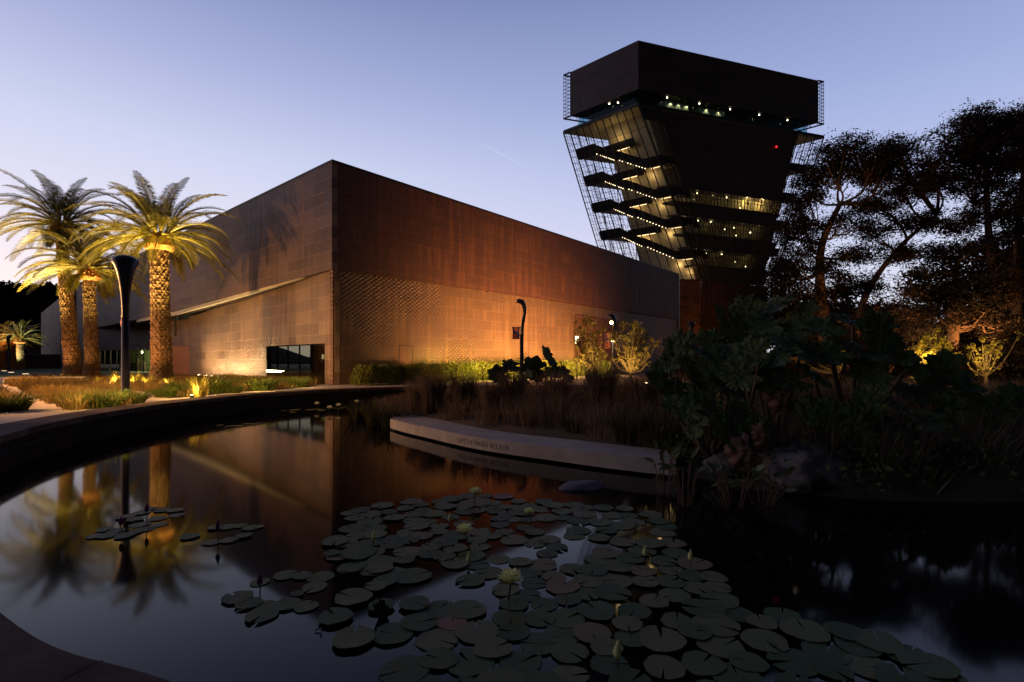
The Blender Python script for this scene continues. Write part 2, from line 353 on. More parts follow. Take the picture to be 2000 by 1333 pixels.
# ---------------------------------------------------------------- ground, pond, paths
def catmull(pts, n, closed=False):
    pts = [Vector(p) for p in pts]; out = []; k = len(pts)
    for i in range(k if closed else k-1):
        if closed: a, b, c, d = pts[i-1], pts[i], pts[(i+1)%k], pts[(i+2)%k]
        else: a, b, c, d = pts[max(i-1,0)], pts[i], pts[i+1], pts[min(i+2,k-1)]
        for j in range(n):
            s = j/n; out.append(0.5*((2*b)+(c-a)*s+(2*a-5*b+4*c-d)*s*s+(3*b-a-3*c+d)*s**3))
    if not closed: out.append(pts[-1])
    return out
POND = [(-1.56,2.36),(-2.97,2.97),(-6.3,5.25),(-9.2,8.5),(-10.6,10.9),(-11.4,13.0),(-11.95,15.6),(-12.1,18.6),(-11.7,22),(-10.4,24.9),(-8.6,27),(-5.5,28.8),(0,30),(7,30),(14,27.5),(20,21),(21,10),(17,3.5),(10,0.5),(4,0.3),(0.6,1.45)]
pin = catmull([(x,y,0) for x,y in POND], 8, True); PC = Vector((3.5, 14, 0)); NP = len(pin)
def offs(loop, d):
    out = []
    for i, p in enumerate(loop):
        t_ = (loop[(i+1)%len(loop)] - loop[i-1]).normalized(); n_ = Vector((t_.y, -t_.x, 0))
        if n_.dot(p-PC) < 0: n_ = -n_
        out.append(p + n_*d)
    return out
def at_z(loop, z): return [Vector((p.x, p.y, z)) for p in loop]
TOPW = 1.0
pout = offs(pin, TOPW)
g = MB(); rings = [at_z(offs(pin, TOPW-0.1), 0)]
for k in (1.15, 1.5, 2.2, 4, 10, 40, 150):
    rings.append([Vector((PC.x+(p.x-PC.x)*k*(1), PC.y+(p.y-PC.y)*k, 0)) for p in pout])
g.rows(rings, True); ground = g.build('ground', M['path']); tag(ground, kind='structure')
wtr = MB(); w_ = at_z(offs(pin, 0.05), WZ); wtr.v = [tuple(p) for p in w_]; wtr.f = [tuple(range(NP))]
tag(wtr.build('water', M['water']), kind='structure')
fl = MB(); fl.v = [tuple(p) for p in at_z(offs(pin, 0.4), WZ-0.7)]; fl.f = [tuple(range(NP))]
tag(fl.build('pond_floor', M['pond_floor']), kind='structure')
# seat-height pond wall with coping stones
pw = empty('pond_wall', (-11, 12, 0)); tag(pw, 'dark curved stone wall with a wide coping ringing the pond', 'wall')
def sub(o, org): 
    o.location = -Vector(org); return o
b = MB(); prof = [(-0.02, 0.28), (0.02, 0.07), (0.0, 0.06), (-0.10, 0.05), (-0.10, WZ-0.6)]
b.rows([at_z(offs(pin, 0.05 if i < 2 else d), z) for i, (d, z) in enumerate([(0,-0.04),(0,-0.21),(-0.07,-0.22),(-0.09,-0.26),(-0.09,WZ-0.7)])][::-1], True)
b.rows([at_z(offs(pin, TOPW-0.04), -0.01), at_z(offs(pin, TOPW-0.04), -0.3)], True)
sub(b.build('wall_face', M['pond_wall'], pw), pw.location)
per = 6; i = 0; nst = 0
dense = catmull([(x,y,0) for x,y in POND], 40, True); ND = len(dense); do = offs(dense, TOPW)
acc = [0]
for i in range(ND): acc.append(acc[-1] + (dense[(i+1)%ND]-dense[i]).length)
tot = acc[-1]; ncop = int(tot/1.25)
def idx_at(s):
    s %= tot
    lo, hi = 0, ND
    while hi-lo > 1:
        m_ = (lo+hi)//2
        if acc[m_] <= s: lo = m_
        else: hi = m_
    return lo
sstep = tot/ncop; sh = 0.55
for k in range(ncop):
    i0, i1 = idx_at(sh+k*sstep), idx_at(sh+(k+1)*sstep)
    if i1 <= i0: i1 += ND
    ids = list(range(i0+1, max(i1-1, i0+2), 3))
    inn = [dense[i0%ND].lerp(dense[(i0+1)%ND], .12)]+[dense[j%ND] for j in ids]+[dense[(i1-1)%ND].lerp(dense[i1%ND], .85)]; out = [do[i0%ND].lerp(do[(i0+1)%ND], .12)]+[do[j%ND] for j in ids]+[do[(i1-1)%ND].lerp(do[i1%ND], .85)]
    c_ = MB(); rows_ = [at_z(inn, -0.05), at_z(inn, 0.09), [p+(q-p)*0.02+Vector((0,0,0.10)) for p, q in zip(inn, out)], [p+(q-p)*0.98+Vector((0,0,0.10)) for p, q in zip(inn, out)], at_z(out, 0.09), at_z(out, -0.05)]
    c_.rows(rows_)
    for e in (0, -1): c_.f.append(tuple(len(c_.v)+q for q in range(6))); c_.v += [tuple(r_[e]) for r_ in rows_]
    sub(c_.build('coping_stone', M['coping'], pw), pw.location)
    a, q = dense[i1%ND], do[i1%ND]; mid_ = inn[-1]
    nx = dense[(i1+1)%ND]; 
    j_ = MB(); tdir = (nx-a).normalized()*0.007
    j_.hexa([a-tdir+Vector((0,0,-0.04)), a+tdir+Vector((0,0,-0.04)), q+tdir+Vector((0,0,-0.04)), q-tdir+Vector((0,0,-0.04))],
            [a-tdir+Vector((0,0,0.097)), a+tdir+Vector((0,0,0.097)), q+tdir+Vector((0,0,0.097)), q-tdir+Vector((0,0,0.097))])
    near = a.y < 5
    sub(j_.build('stone_joint', M['joint_dark'] if near else M['coping_joint'], pw), pw.location)

def sheet(name, px, z, mat, kind='structure', lab=None, cat=None):
    b = MB(); b.v = [(*G(x, y, 0).xy, z) for x, y in px]; b.f = [tuple(range(len(px)))]
    o = b.build(name, mat); tag(o, lab, cat, kind=kind); return o
sheet('lawn', [(-400,719.5),(120,719.5),(560,722),(640,735),(500,737),(190,741),(120,741),(60,738),(-400,738)], 0.004, M['lawn'])
BED2 = [(22,753),(70,750),(150,754),(262,775),(255,794),(200,799),(140,802),(85,782)]
BED3 = [(60,742),(190,742),(500,738),(640,748),(600,757),(450,768),(370,776),(330,779),(280,766),(210,752),(130,747)]
BED1 = [(-250,760),(-20,762),(20,772),(42,790),(38,803),(-100,815),(-250,815)]
for nm, bd in (('bed_a', BED1), ('bed_b', BED2), ('bed_c', BED3)): sheet('planting_bed', bd, 0.008, M['soil'])
# strip path in front of the museum
sheet('path', [(-400,738),(60,738),(130,741),(190,741),(150,745),(60,742),(-400,743)], 0.012, M['path'])

# ---------------------------------------------------------------- museum building
C0 = Vector((-11.73, 32.9, 0)); DL = Vector((-0.761, 0.649, 0)).normalized(); DR = Vector((0.6486, 0.761, 0)).normalized()
NL = Vector((-0.649, -0.761, 0)).normalized(); NR = Vector((0.761, -0.6486, 0)).normalized(); TOPZ = 14.6
mus = empty('museum_building', C0); tag(mus, 'long low museum clad in dimpled brown copper panels with a sharp corner', 'museum')
def wallobj(name, o, d, polys, th, mat, inward):
    """polys: list of (u,z) polygons; x axis of the object runs along the wall, thickness goes inward"""
    ang = math.atan2(d.y, d.x); lx = Vector((math.cos(ang), math.sin(ang), 0)); ly = Vector((-lx.y, lx.x, 0))
    sgn = 1 if ly.dot(inward) > 0 else -1
    b = MB()
    for poly in polys:
        b.hexa([(u, 0, z) for u, z in poly], [(u, sgn*th, z) for u, z in poly])
    ob = b.build(name, mat, mus); ob.location = Vector(o) - mus.location; ob.rotation_euler = (0, 0, ang); return ob
LL = 84.5
# lower edge of the cantilevered upper block (falls slowly away from the corner)
def under(u):
    return 7.57 + (6.8-7.57)*min(u/31.5, 1) if u < 31.5 else 6.8-0.2*(u-31.5)/36
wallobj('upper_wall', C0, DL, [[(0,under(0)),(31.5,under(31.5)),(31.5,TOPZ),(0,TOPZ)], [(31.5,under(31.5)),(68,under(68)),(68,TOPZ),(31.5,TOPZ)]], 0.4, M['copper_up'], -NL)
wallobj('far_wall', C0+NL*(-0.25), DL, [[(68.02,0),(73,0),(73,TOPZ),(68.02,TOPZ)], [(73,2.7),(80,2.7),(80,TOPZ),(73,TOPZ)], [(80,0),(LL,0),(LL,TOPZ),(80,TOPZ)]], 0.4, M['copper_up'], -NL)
E1 = C0 + DL*LL; E2 = Vector((-128.6,138,0)); D2 = (E2-E1).normalized(); N2 = Vector((-D2.y, D2.x, 0)); N2 = N2 if N2.dot(Vector((-1,-1,0))) > 0 else -N2
wallobj('end_wall', E1, D2, [[(0.1,0),(22,0),(22,TOPZ),(0.1,TOPZ)], [(23,0),((E2-E1).length,0),((E2-E1).length,TOPZ),(23,TOPZ)]], 0.4, M['copper_up'], -N2)
wallobj('dark_slot', E1-N2*0.5, D2, [[(21.9,0),(23.1,0),(23.1,TOPZ-0.2),(21.9,TOPZ-0.2)]], 0.2, M['dark_metal'], -N2)
wallobj('cream_fascia', C0-NL*0.08, DL, [[(4,under(4)-0.05),(14,under(14)-0.22),(14,under(14)-0.004),(4,under(4)-0.004)], [(14,under(14)-0.22),(31.5,under(31.5)-0.36),(31.5,under(31.5)-0.004),(14,under(14)-0.004)], [(31.5,under(31.5)-0.36),(46,under(46)-0.34),(46,under(46)-0.004),(31.5,under(31.5)-0.004)]], 0.25, M['cream'], -NL)
# recessed lower wall with the large window near the corner
LA = C0 - NL*0.25 + DL*0.05; LB = Vector((-36.4, 57.0, 0)); DLW = (LB-LA).normalized(); LLW = (LB-LA).length; NLW = Vector((DLW.y, -DLW.x, 0)); NLW = NLW if NLW.y < 0 else -NLW
def u_at(x, O, D):     # parameter along a wall line seen at photo column x
    k = (x-1000)/FX; return (k*O.y - O.x)/(D.x - k*D.y)
def z_at(x, y, O, D): u = u_at(x, O, D); Y = (O+D*u).y; return CZ+(HY-y)/FX*Y
uw0, uw1 = u_at(634.5, LA, DLW), u_at(521, LA, DLW); zw = 2.78
pts_top = [(x, y) for x, y in ((646,527),(573,552),(528,567),(443,593),(389,612.6),(369.6,619))]
tp = [(u_at(x, LA, DLW), z_at(x, y, LA, DLW)) for x, y in pts_top]; tp[0] = (0.0, tp[0][1]); tp[-1] = (LLW, tp[-1][1])
def ztop(u):
    for (a, za), (b_, zb) in zip(tp, tp[1:]):
        if u <= b_: return za+(zb-za)*(u-a)/(b_-a)
    return tp[-1][1]
us = sorted([u for u, z in tp] + [uw0, uw1]); polys = []
for a, b_ in zip(us, us[1:]):
    lo = zw if (a >= uw0-1e-4 and b_ <= uw1+1e-4) else 0.0
    polys.append([(a, lo), (b_, lo), (b_, ztop(b_)), (a, ztop(a))])
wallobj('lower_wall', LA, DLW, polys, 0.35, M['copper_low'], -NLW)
# window: frame, panes, interior
win = wallobj('window', LA, DLW, [[(uw0,0.02),(uw0+0.08,0.02),(uw0+0.08,zw),(uw0,zw)], [(uw1-0.08,0.02),(uw1,0.02),(uw1,zw),(uw1-0.08,zw)], [(uw0+.08,zw-0.08),(uw1-.08,zw-0.08),(uw1-.08,zw),(uw0+.08,zw)], [(uw0+.08,0.02),(uw1-.08,0.02),(uw1-.08,0.1),(uw0+.08,0.1)]] + [[(uw0+(uw1-uw0)*k/5-0.02,0.1),(uw0+(uw1-uw0)*k/5+0.02,0.1),(uw0+(uw1-uw0)*k/5+0.02,zw-.08),(uw0+(uw1-uw0)*k/5-0.02,zw-.08)] for k in range(1,5)], 0.1, M['dark_metal'], -NLW)
pn = wallobj('pane', LA-NLW*0.04, DLW, [[(uw0+.01,0.03),(uw1-.01,0.03),(uw1-.01,zw-.01),(uw0+.01,zw-.01)]], 0.02, M['glass_dark'], -NLW); pn.parent = win
pn.location = (0, 0.04*(1 if True else -1), 0); pn.rotation_euler = (0,0,0)
bx_ = wallobj('room_box', LA-NLW*4.5, DLW, [[(uw0-1,0),(uw1+2,0),(uw1+2,3),(uw0-1,3)]], 0.1, M['soffit'], -NLW)
lc = wallobj('lit_display', LA-NLW*4.3, DLW, [[(uw1-1.9+2.0*0,1.75),(uw1-0.7,1.75),(uw1-0.7,2.15),(uw1-1.9,2.15)], [(uw1-2.7,1.8),(uw1-2.1,1.8),(uw1-2.1,2.15),(uw1-2.7,2.15)], [(uw1-3.6,1.82),(uw1-3.0,1.82),(uw1-3.0,2.12),(uw1-3.6,2.12)]], 0.05, emit('display_glow', (1,.84,.5), 1.1), -NLW)
# soffit over the recess
REC = [LB, Vector((-41.2,61.0,0)), Vector((-49.2,68.7,0)), C0+DL*67.8-NL*0.3]
b = MB(); fr_ = [C0+DL*u-NL*0.3 for u in (0.4, 15, 31.5, 45, 67.8)]; bk_ = [C0+DL*0.4-NL*0.4, C0+DL*15-NL*4.5, LB-NLW*0.6+Vector((0,1.2,0)), REC[2]-NL*1.0, REC[3]-NL*0.6]
b.rows([[p+Vector((0,0,under(u)+0.04)) for p, u in zip(fr_, (0.4,15,31.5,45,67.8))], [p+Vector((0,0,under(u)+0.04)) for p, u in zip(bk_, (0.4,15,31.5,45,67.8))]])
o = b.build('overhang_soffit', M['soffit'], mus); o.location = -mus.location
# clerestory posts in the dark gap
for x in (387, 436, 352, 342):
    uu = u_at(x, LA, DLW) if x > 370 else None
    p = (LA + DLW*uu - NLW*0.3) if uu is not None else Vector(((x-1000)/FX*60.0, 60.0, 0))
    MB().box(p.x-.09-C0.x, p.x+.09-C0.x, p.y-.09-C0.y, p.y+.09-C0.y, 4.5, 7.0).build('post', M['soffit'], mus)
# recess back walls
def rec_wall(name, a, b_, z0, z1, mat, th=0.3):
    d = (b_-a).normalized(); inn = Vector((-d.y, d.x, 0)); inn = inn if inn.y > 0 else -inn
    return wallobj(name, a, d, [[(0,z0),((b_-a).length,z0),((b_-a).length,z1),(0,z1)]], th, mat, inn)
rec_wall('entry_panel', REC[0]+Vector((0.0,0.4,0)), REC[1], 0, 3.3, M['orange_panel'])
rec_wall('entry_wall', REC[0]+Vector((0.0,0.4,0)), REC[1], 3.32, 6.4, M['copper_low'])
rec_wall('entry_panel', REC[1], REC[2]+(REC[1]-REC[2])*0.05, 0, 3.3, M['orange_panel'])
rec_wall('entry_wall', REC[1], REC[2]-Vector((0,0.1,0)), 3.32, 6.7, M['copper_up'])
rec_wall('entry_wall', REC[2], REC[3], 3.25, 6.7, M['copper_up'])
dG = (REC[3]-REC[2]).normalized(); LG = (REC[3]-REC[2]).length
inn = Vector((-dG.y, dG.x, 0)); inn = inn if inn.y > 0 else -inn
gw = wallobj('glass_wall', REC[2], dG, [[(LG*k/8-0.03,0.05),(LG*k/8+0.03,0.05),(LG*k/8+0.03,3.2),(LG*k/8-0.03,3.2)] for k in range(0,9)] + [[(0,3.15),(LG,3.15),(LG,3.24),(0,3.24)]], 0.12, M['dark_metal'], inn)
pn = wallobj('pane', REC[2]+inn*0.05, dG, [[(0.02,0.06),(LG-.02,0.06),(LG-.02,3.14),(0.02,3.14)]], 0.02, M['glass'], inn); pn.parent = gw; pn.location = (0,-0.05 if True else 0,0); pn.rotation_euler = (0,0,0)
M['lobby'] = simple('lobby_wall', (0.30,0.36,0.20), (0.24,0.29,0.16), 0.7, 0.7, bump=0)
wallobj('lobby_wall', REC[2]+inn*5, dG, [[(-2,0),(LG+6,0),(LG+6,3.3),(-2,3.3)]], 0.1, M['lobby'], inn)
for (k, w_, h_, mt) in ((0.42,0.7,2.3,'dark_metal'),(0.62,1.6,1.4,'soffit'),(0.30,1.0,2.6,'cream'),(0.75,0.5,2.0,'soffit'),(0.2,2.0,1.1,'soffit')):
    wallobj('lobby_fitting', REC[2]+inn*3.5, dG, [[(LG*k,0),(LG*k+w_,0),(LG*k+w_,h_),(LG*k,h_)]], 0.3, M[mt], inn)
pl = REC[2]+dG*LG*0.52+inn*2.6; point((pl.x, pl.y, 2.7), 1100, (0.95,0.95,0.55), 0.15)
MB().ball((pl.x-C0.x, pl.y-C0.y, 2.9), 0.16).build('ceiling_lamp', M['lit_white'], mus)
pl = REC[2]+dG*LG*0.15+inn*2.6; point((pl.x, pl.y, 2.6), 120, (0.95,0.95,0.55), 0.15)
# right (north) side: upper wall proud of embossed lower wall
SR = 56.9; SEAM = 7.6
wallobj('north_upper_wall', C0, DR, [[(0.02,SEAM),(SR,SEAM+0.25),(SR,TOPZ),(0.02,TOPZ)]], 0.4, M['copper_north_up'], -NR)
sd0, sd1 = u_at(781, C0, DR), u_at(808, C0, DR)
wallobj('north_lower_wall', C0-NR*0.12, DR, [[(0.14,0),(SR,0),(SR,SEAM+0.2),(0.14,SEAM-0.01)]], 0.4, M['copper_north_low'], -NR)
dr_ = wallobj('side_door', C0-NR*0.09, DR, [[(sd0,0),(sd0+.05,0),(sd0+.05,2.75),(sd0,2.75)], [(sd1-.05,0),(sd1,0),(sd1,2.75),(sd1-.05,2.75)], [(sd0+.05,2.7),(sd1-.05,2.7),(sd1-.05,2.75),(sd0+.05,2.75)]], 0.05, M['dark_metal'], -NR)
p0, p1 = u_at(1124, C0, DR), u_at(1208, C0, DR)
wallobj('service_panel', C0+NR*0.02, DR, [[(p0,0),(p1,0),(p1,6.35),(p0,6.6)]], 0.1, M['copper_north_up'], -NR)
# roof and hidden sides
NE = C0+DR*SR; b = MB()
loop = [C0+(-NL*0.3-NR*0.3), NE-NR*0.3, NE+DL*40, E2+Vector((20,20,0)), E2-N2*0.3, E1-N2*0.3-NL*0.3]
b.v = [(*(p-C0).xy, TOPZ-0.35) for p in loop]; b.f = [tuple(range(len(loop)))]; b.build('roof', M['roof'], mus)
wallobj('end_return_wall', NE, DL, [[(0.01,0),(20,0),(20,TOPZ),(0.01,TOPZ)]], 0.4, M['copper_north_up'], -DR)
wallobj('parapet_edge', C0+NR*0.03, DR, [[(0,TOPZ),(SR,TOPZ),(SR,TOPZ+.12),(0,TOPZ+.12)]], 0.3, M['dark_metal'], -NR)
wallobj('parapet_edge', C0+NL*0.03, DL, [[(0.3,TOPZ),(LL,TOPZ),(LL,TOPZ+.1),(0.3,TOPZ+.1)]], 0.3, M['dark_metal'], -NL)
# strip of small ground lights at the foot of the recessed wall
for k in range(11):
    x = 378+11.6*k+(k*k)*0.02; q = G(x, 732.5+0.093*(x-372)*0.98)
    e = MB(); ld = DLW*0.24; q = Vector((q.x, q.y, 0.05)); nn = NLW*0.1
    e.hexa([q-ld-nn, q+ld-nn, q+ld+nn, q-ld+nn], [q-ld-nn+Vector((0,0,.07)), q+ld-nn+Vector((0,0,.07)), q+ld+nn+Vector((0,0,.07)), q-ld+nn+Vector((0,0,.07))])
    o = e.build('ground_light', M['lit']); tag(o, 'small glowing ground light in the row at the foot of the copper wall', 'ground light', 'ground lights in a row under the recessed wall')

al = bpy.data.lights.new('wall_wash_light', 'AREA'); al.shape = 'RECTANGLE'; al.size = 15; al.size_y = 0.3; al.energy = 1500; al.color = (1.0,0.70,0.32)
ao = bpy.data.objects.new('wall_wash_light', al); COL.objects.link(ao); wc = LA+DLW*LLW*0.62+NLW*2.2+Vector((0,0,.65)); ao.location = wc
zax = -(Vector((0,0,4.4))-NLW*2.6).normalized(); xax = DLW; yax = zax.cross(xax).normalized(); ao.rotation_euler = Matrix((xax, yax, zax)).transposed().to_euler()
# ---------------------------------------------------------------- tower
TZ0, TZ1 = 16.0, 43.4
top = {'F': Vector((20.5,82,0)), 'L': Vector((9.4,92.1,0)), 'R': Vector((58.1,94.2,0))}; top['B'] = top['L']+top['R']-top['F']
bot = {'F': Vector((33.9,90,0)), 'L': Vector((19.6,100.5,0)), 'R': Vector((49.8,97.5,0))}; bot['B'] = bot['L']+bot['R']-bot['F']
def TP(a, b_, z):       # a: from front corner towards L, b: towards R
    s = min(max((z-TZ0)/(TZ1-TZ0), 0), 1)
    f, l, r = (bot[k].lerp(top[k], s) for k in 'FLR')
    p = f + (l-f)*a + (r-f)*b_; return Vector((p.x, p.y, z))
tw = empty('observation_tower', (35, 96, 0)); tag(tw, 'dark twisted copper tower flaring upward above the roof, stairs lit inside', 'tower'); TO = Vector(tw.location)
def tb(b, name, mat, parent=None, smooth=False):
    o = b.build(name, mat, tw if parent is None else parent, smooth)
    if parent is None: o.location = -TO
    return o
def slab(b, a0, a1, b0, b1, z0, z1):
    return b.hexa([TP(a0,b0,z0), TP(a1,b0,z0), TP(a1,b1,z0), TP(a0,b1,z0)], [TP(a0,b0,z1), TP(a1,b0,z1), TP(a1,b1,z1), TP(a0,b1,z1)])
# base shaft
b = MB(); zs = [0, TZ0]
b.hexa([TP(0.02,0.02,0), TP(0.98,0.02,0), TP(0.98,0.98,0), TP(0.02,0.98,0)], [TP(0.02,0.02,15.9), TP(0.98,0.02,15.9), TP(0.98,0.98,15.9), TP(0.02,0.98,15.9)])
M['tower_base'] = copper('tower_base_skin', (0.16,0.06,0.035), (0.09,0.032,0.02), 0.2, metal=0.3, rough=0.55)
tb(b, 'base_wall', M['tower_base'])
b = MB()
for k in range(26):
    s = k/25; b.bar(TP(0,s,0)+Vector((0,-.12,0)), TP(0,s,TZ0)+Vector((0,-.12,0)), 0.12)
tb(b, 'base_rib', M['screen'])
# core
CA0, CA1, CB0, CB1 = 0.12, 0.66, 0.085, 0.86
b = MB(); rws = []
for z in np.linspace(15.9, 43.0, 10): rws.append([TP(CA0,CB0,z), TP(CA1,CB0,z), TP(CA1,CB1,z), TP(CA0,CB1,z)])
b.rows(rws, True); tb(b, 'core_wall', M['concrete_warm'])
# right-hand skin with three window bands (pixel rows measured at both ends)
def bandz(x, y):
    # depth at column x on face a=0
    z = 30.0
    for _ in range(12):
        f, r = TP(0,0,z), TP(0,1,z); k = (x-1000)/FX
        bb = (k*f.y-f.x)/((r.x-f.x)-k*(r.y-f.y)); Y = f.y+(r.y-f.y)*bb; z = CZ+(HY-y)/FX*Y
    return z, bb
bands = [((1324,354),(1515,405),(1324,379),(1515,430)), ((1340,411),(1486,451),(1340,443),(1486,481)), ((1357,472),(1485,513),(1357,503),(1485,541))]
zl = []
for tl, tr_, bl, br_ in bands:
    zt = (bandz(*tl)[0]+bandz(*tr_)[0])/2; zb = (bandz(*bl)[0]+bandz(*br_)[0])/2; zl.append((zb, zt, bandz(*bl)[1], bandz(*br_)[1]))
def skin(b, b0, b1, z0, z1, n=4, th=0.008):
    zz = np.linspace(z0, z1, n+1)
    for i in range(n): b.hexa([TP(0,b0,zz[i]), TP(0,b1,zz[i]), TP(0,b1,zz[i+1]), TP(0,b0,zz[i+1])], [TP(th,b0,zz[i]), TP(th,b1,zz[i]), TP(th,b1,zz[i+1]), TP(th,b0,zz[i+1])])
b = MB(); OPE = 0.845
def rb_end(z): return 0.845 if z > 28 else 0.845+ (28-z)*0.012
edges = [43.35] + [v for zb, zt, _, _ in zl for v in (zt, zb)] + [15.9]
for hi, lo in zip(edges[0::2], edges[1::2]):
    skin(b, 0.095, 0.90 if lo < 25 else OPE, lo, hi, 5 if hi-lo > 6 else 2, 0.015)
skin(b, 0.0, 0.095, 41.2, 43.3, 1, 0.015)
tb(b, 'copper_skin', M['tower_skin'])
# window bands: floors, ceilings, panes, mullions
for bi, (zb, zt, s0, s1) in enumerate(zl):
    f = MB(); slab(f, 0.01, CA0+0.02, 0.01, 0.88, zb-0.35, zb); slab(f, 0.01, CA0+0.02, 0.01, 0.88, zt+0.02, zt+0.3); tb(f, 'floor_slab', M['soffit'])
    f = MB(); slab(f, 0.0, CA0, 0.848, 0.856, zb, zt); tb(f, 'partition', M['tower_skin'])
    wv = MB(); skin(wv, 0.10, 0.846, zb+0.01, zt-0.01, 1, 0.002); w_ = tb(wv, 'window', M['glass'])
    mb = MB()
    for k in range(0, 29): s = 0.10+0.746*k/28; mb.bar(TP(-0.004,s,zb), TP(-0.004,s,zt), 0.10)
    mb.bar(TP(-.004,.10,(zb+zt)/2), TP(-.004,.846,(zb+zt)/2), 0.08); mb.build('mullion', M['screen'], w_)
    q = MB()
    pts_ = {0: [(1347,357),(1370,372),(1402,376),(1429,383),(1364,389),(1455,405)],
            1: [(1344,423),(1372,424),(1373,430),(1398,432),(1425,447),(1443,444),(1475,453),(1447,459)],
            2: [(1366,478),(1384,489),(1390,494),(1419,496),(1446,511),(1466,520)]}[bi]
    for k, (x, y) in enumerate(pts_):
        z, bb = bandz(x, y); z2 = min(max(z, zb+0.3), zt-0.25); q.ball(TP(0.05,bb,z2), 0.10 if k % 3 else 0.15, 6, 4)
    tb(q, 'ceiling_lamp', M['lit_white'])
    for s in ((0.12,0.3,0.62,0.74) if bi == 0 else (0.3,0.6,0.75) if bi == 1 else (0.2,0.7)):
        point(TP(0.055,s,zt-0.5), (200 if (bi == 0 and s > 0.6) else 1.5 if bi == 0 else 7 if s > .5 else 1.2), (1.0,0.80,0.40), 0.2)
# levels seen through the screen on the left-hand side
levels = [(302,1127), (355,1145), (408,1162), (463,1178)]
def left_z(x, y):
    z = 30.0
    for _ in range(12):
        l, f = TP(1,0,z), TP(0,0,z); k = (x-1000)/FX; u = (k*l.y-l.x)/((f.x-l.x)-k*(f.y-l.y)); Y = l.y+(f.y-l.y)*u; z = CZ+(HY-y)/FX*Y
    return z, 1-u
slabs = MB(); par = MB(); strips = MB(); beads = []; 
fr_l = [((1283,303)), ((1308,363)), ((1328,423)), ((1352,486))]
zls = []
for (y, x), (fx_, fy_) in zip(levels, fr_l):
    zl_, al = left_z(x, y-16); zf, af = left_z(fx_-3, fy_)
    zls.append((zl_, zf))
    # landing at the far-left end, with solid parapet
    slab(par, 0.70, 0.95, 0.015, 0.03, zl_-1.9, zl_-0.2); slab(par, 0.945, 0.96, 0.015, 0.30, zl_-1.7, zl_-0.35)
    slab(slabs, 0.62, 0.95, 0.03, 0.30, zl_-1.72, zl_-1.45)
    slab(par, 0.30, 0.66, 0.052, 0.062, zl_-1.95, zl_-0.7); slab(slabs, 0.30, 0.66, 0.062, 0.09, zl_-1.95, zl_-1.6)
    tb(MB().bar(TP(0.66,0.05,zl_-1.95), TP(0.36,0.05,zl_-1.95), 0.1), 'light_strip', M['lit_soft'])
    # stair flight from that landing down to the front-corner landing, with a short level break
    za, zb_ = zl_-0.35, zf; h = 1.45
    path_ = [(0.70, za), (0.50, za-(za-zb_)*0.42), (0.46, za-(za-zb_)*0.44), (0.18, zb_)]
    for (a0, z0), (a1, z1) in zip(path_, path_[1:]):
        par.hexa([TP(a0,.015,z0-h), TP(a1,.015,z1-h), TP(a1,.03,z1-h), TP(a0,.03,z0-h)], [TP(a0,.015,z0), TP(a1,.015,z1), TP(a1,.03,z1), TP(a0,.03,z0)])
        slabs.hexa([TP(a0,.03,z0-h), TP(a1,.03,z1-h), TP(a1,.075,z1-h), TP(a0,.075,z0-h)], [TP(a0,.03,z0-h+.25), TP(a1,.03,z1-h+.25), TP(a1,.075,z1-h+.25), TP(a0,.075,z0-h+.25)])
        if abs(a0-a1) > 0.1:
            q = MB()
            for k in range(10):
                s = (k+0.5)/10; p = TP(a0+(a1-a0)*s, 0.012, z0+(z1-z0)*s-h-0.05); q.ball(p, 0.085, 6, 4)
            tb(q, 'stair_light', M['lit_bead'])
    # landing round the front corner
    slab(par, 0.0, 0.18, 0.012, 0.03, zf-h, zf); slab(slabs, 0.0, 0.20, 0.03, 0.09, zf-h, zf-h+0.3)
    slab(par, 0.004, 0.03, 0.03, 0.15, zf-h, zf)
    tb(MB().bar(TP(0.14,0.02,zf-h-.12), TP(0.04,0.02,zf-h-.12), 0.08), 'light_strip', M['lit_soft'])
tb(slabs, 'landing_slab', M['concrete_warm']); tb(par, 'stair_parapet', M['dark_metal'])
# deck floor, small penthouse ceiling bits and lights shining on the core
b = MB(); slab(b, 0.0, 1.0, 0.0, 1.0, 43.0, 43.4); tb(b, 'deck_floor', M['concrete_warm'])
b = MB(); slab(b, -0.01, 1.01, -0.004, 1.004, 43.2, 43.45); 
for k in range(len(zls)):
    zl_, zf = zls[k]
    point(TP(0.50,0.045,zl_-3.1), 80, (1.0,0.70,0.30), 0.3)
    point(TP(0.22,0.05,zf-2.4), 64, (1.0,0.70,0.30), 0.3)
point(TP(0.45,0.045,40.2), 90, (1.0,0.70,0.30), 0.3); point(TP(0.8,0.1,39.6), 34, (1.0,0.70,0.30), 0.3); point(TP(0.14,0.05,17.5), 40, (1.0,0.70,0.30), 0.3)
point(TP(0.12,0.93,40.5), 14, (1.0,0.70,0.30), 0.3)
# right-hand open corner: landings
b = MB(); b2 = MB()
for z in (36.8, 31.6, 26.6, 21.6):
    b = MB(); b2 = MB(); slab(b, 0.02, 0.5, 0.86, 0.96, z, z+0.3); slab(b2, 0.01, 0.03, 0.86, 0.965, z+.1, z+1.4); slab(b2, 0.03, 0.5, 0.95, 0.965, z+.1, z+1.4)
    tb(b, 'landing_slab', M['concrete_warm']); tb(b2, 'landing_parapet', M['dark_metal'])
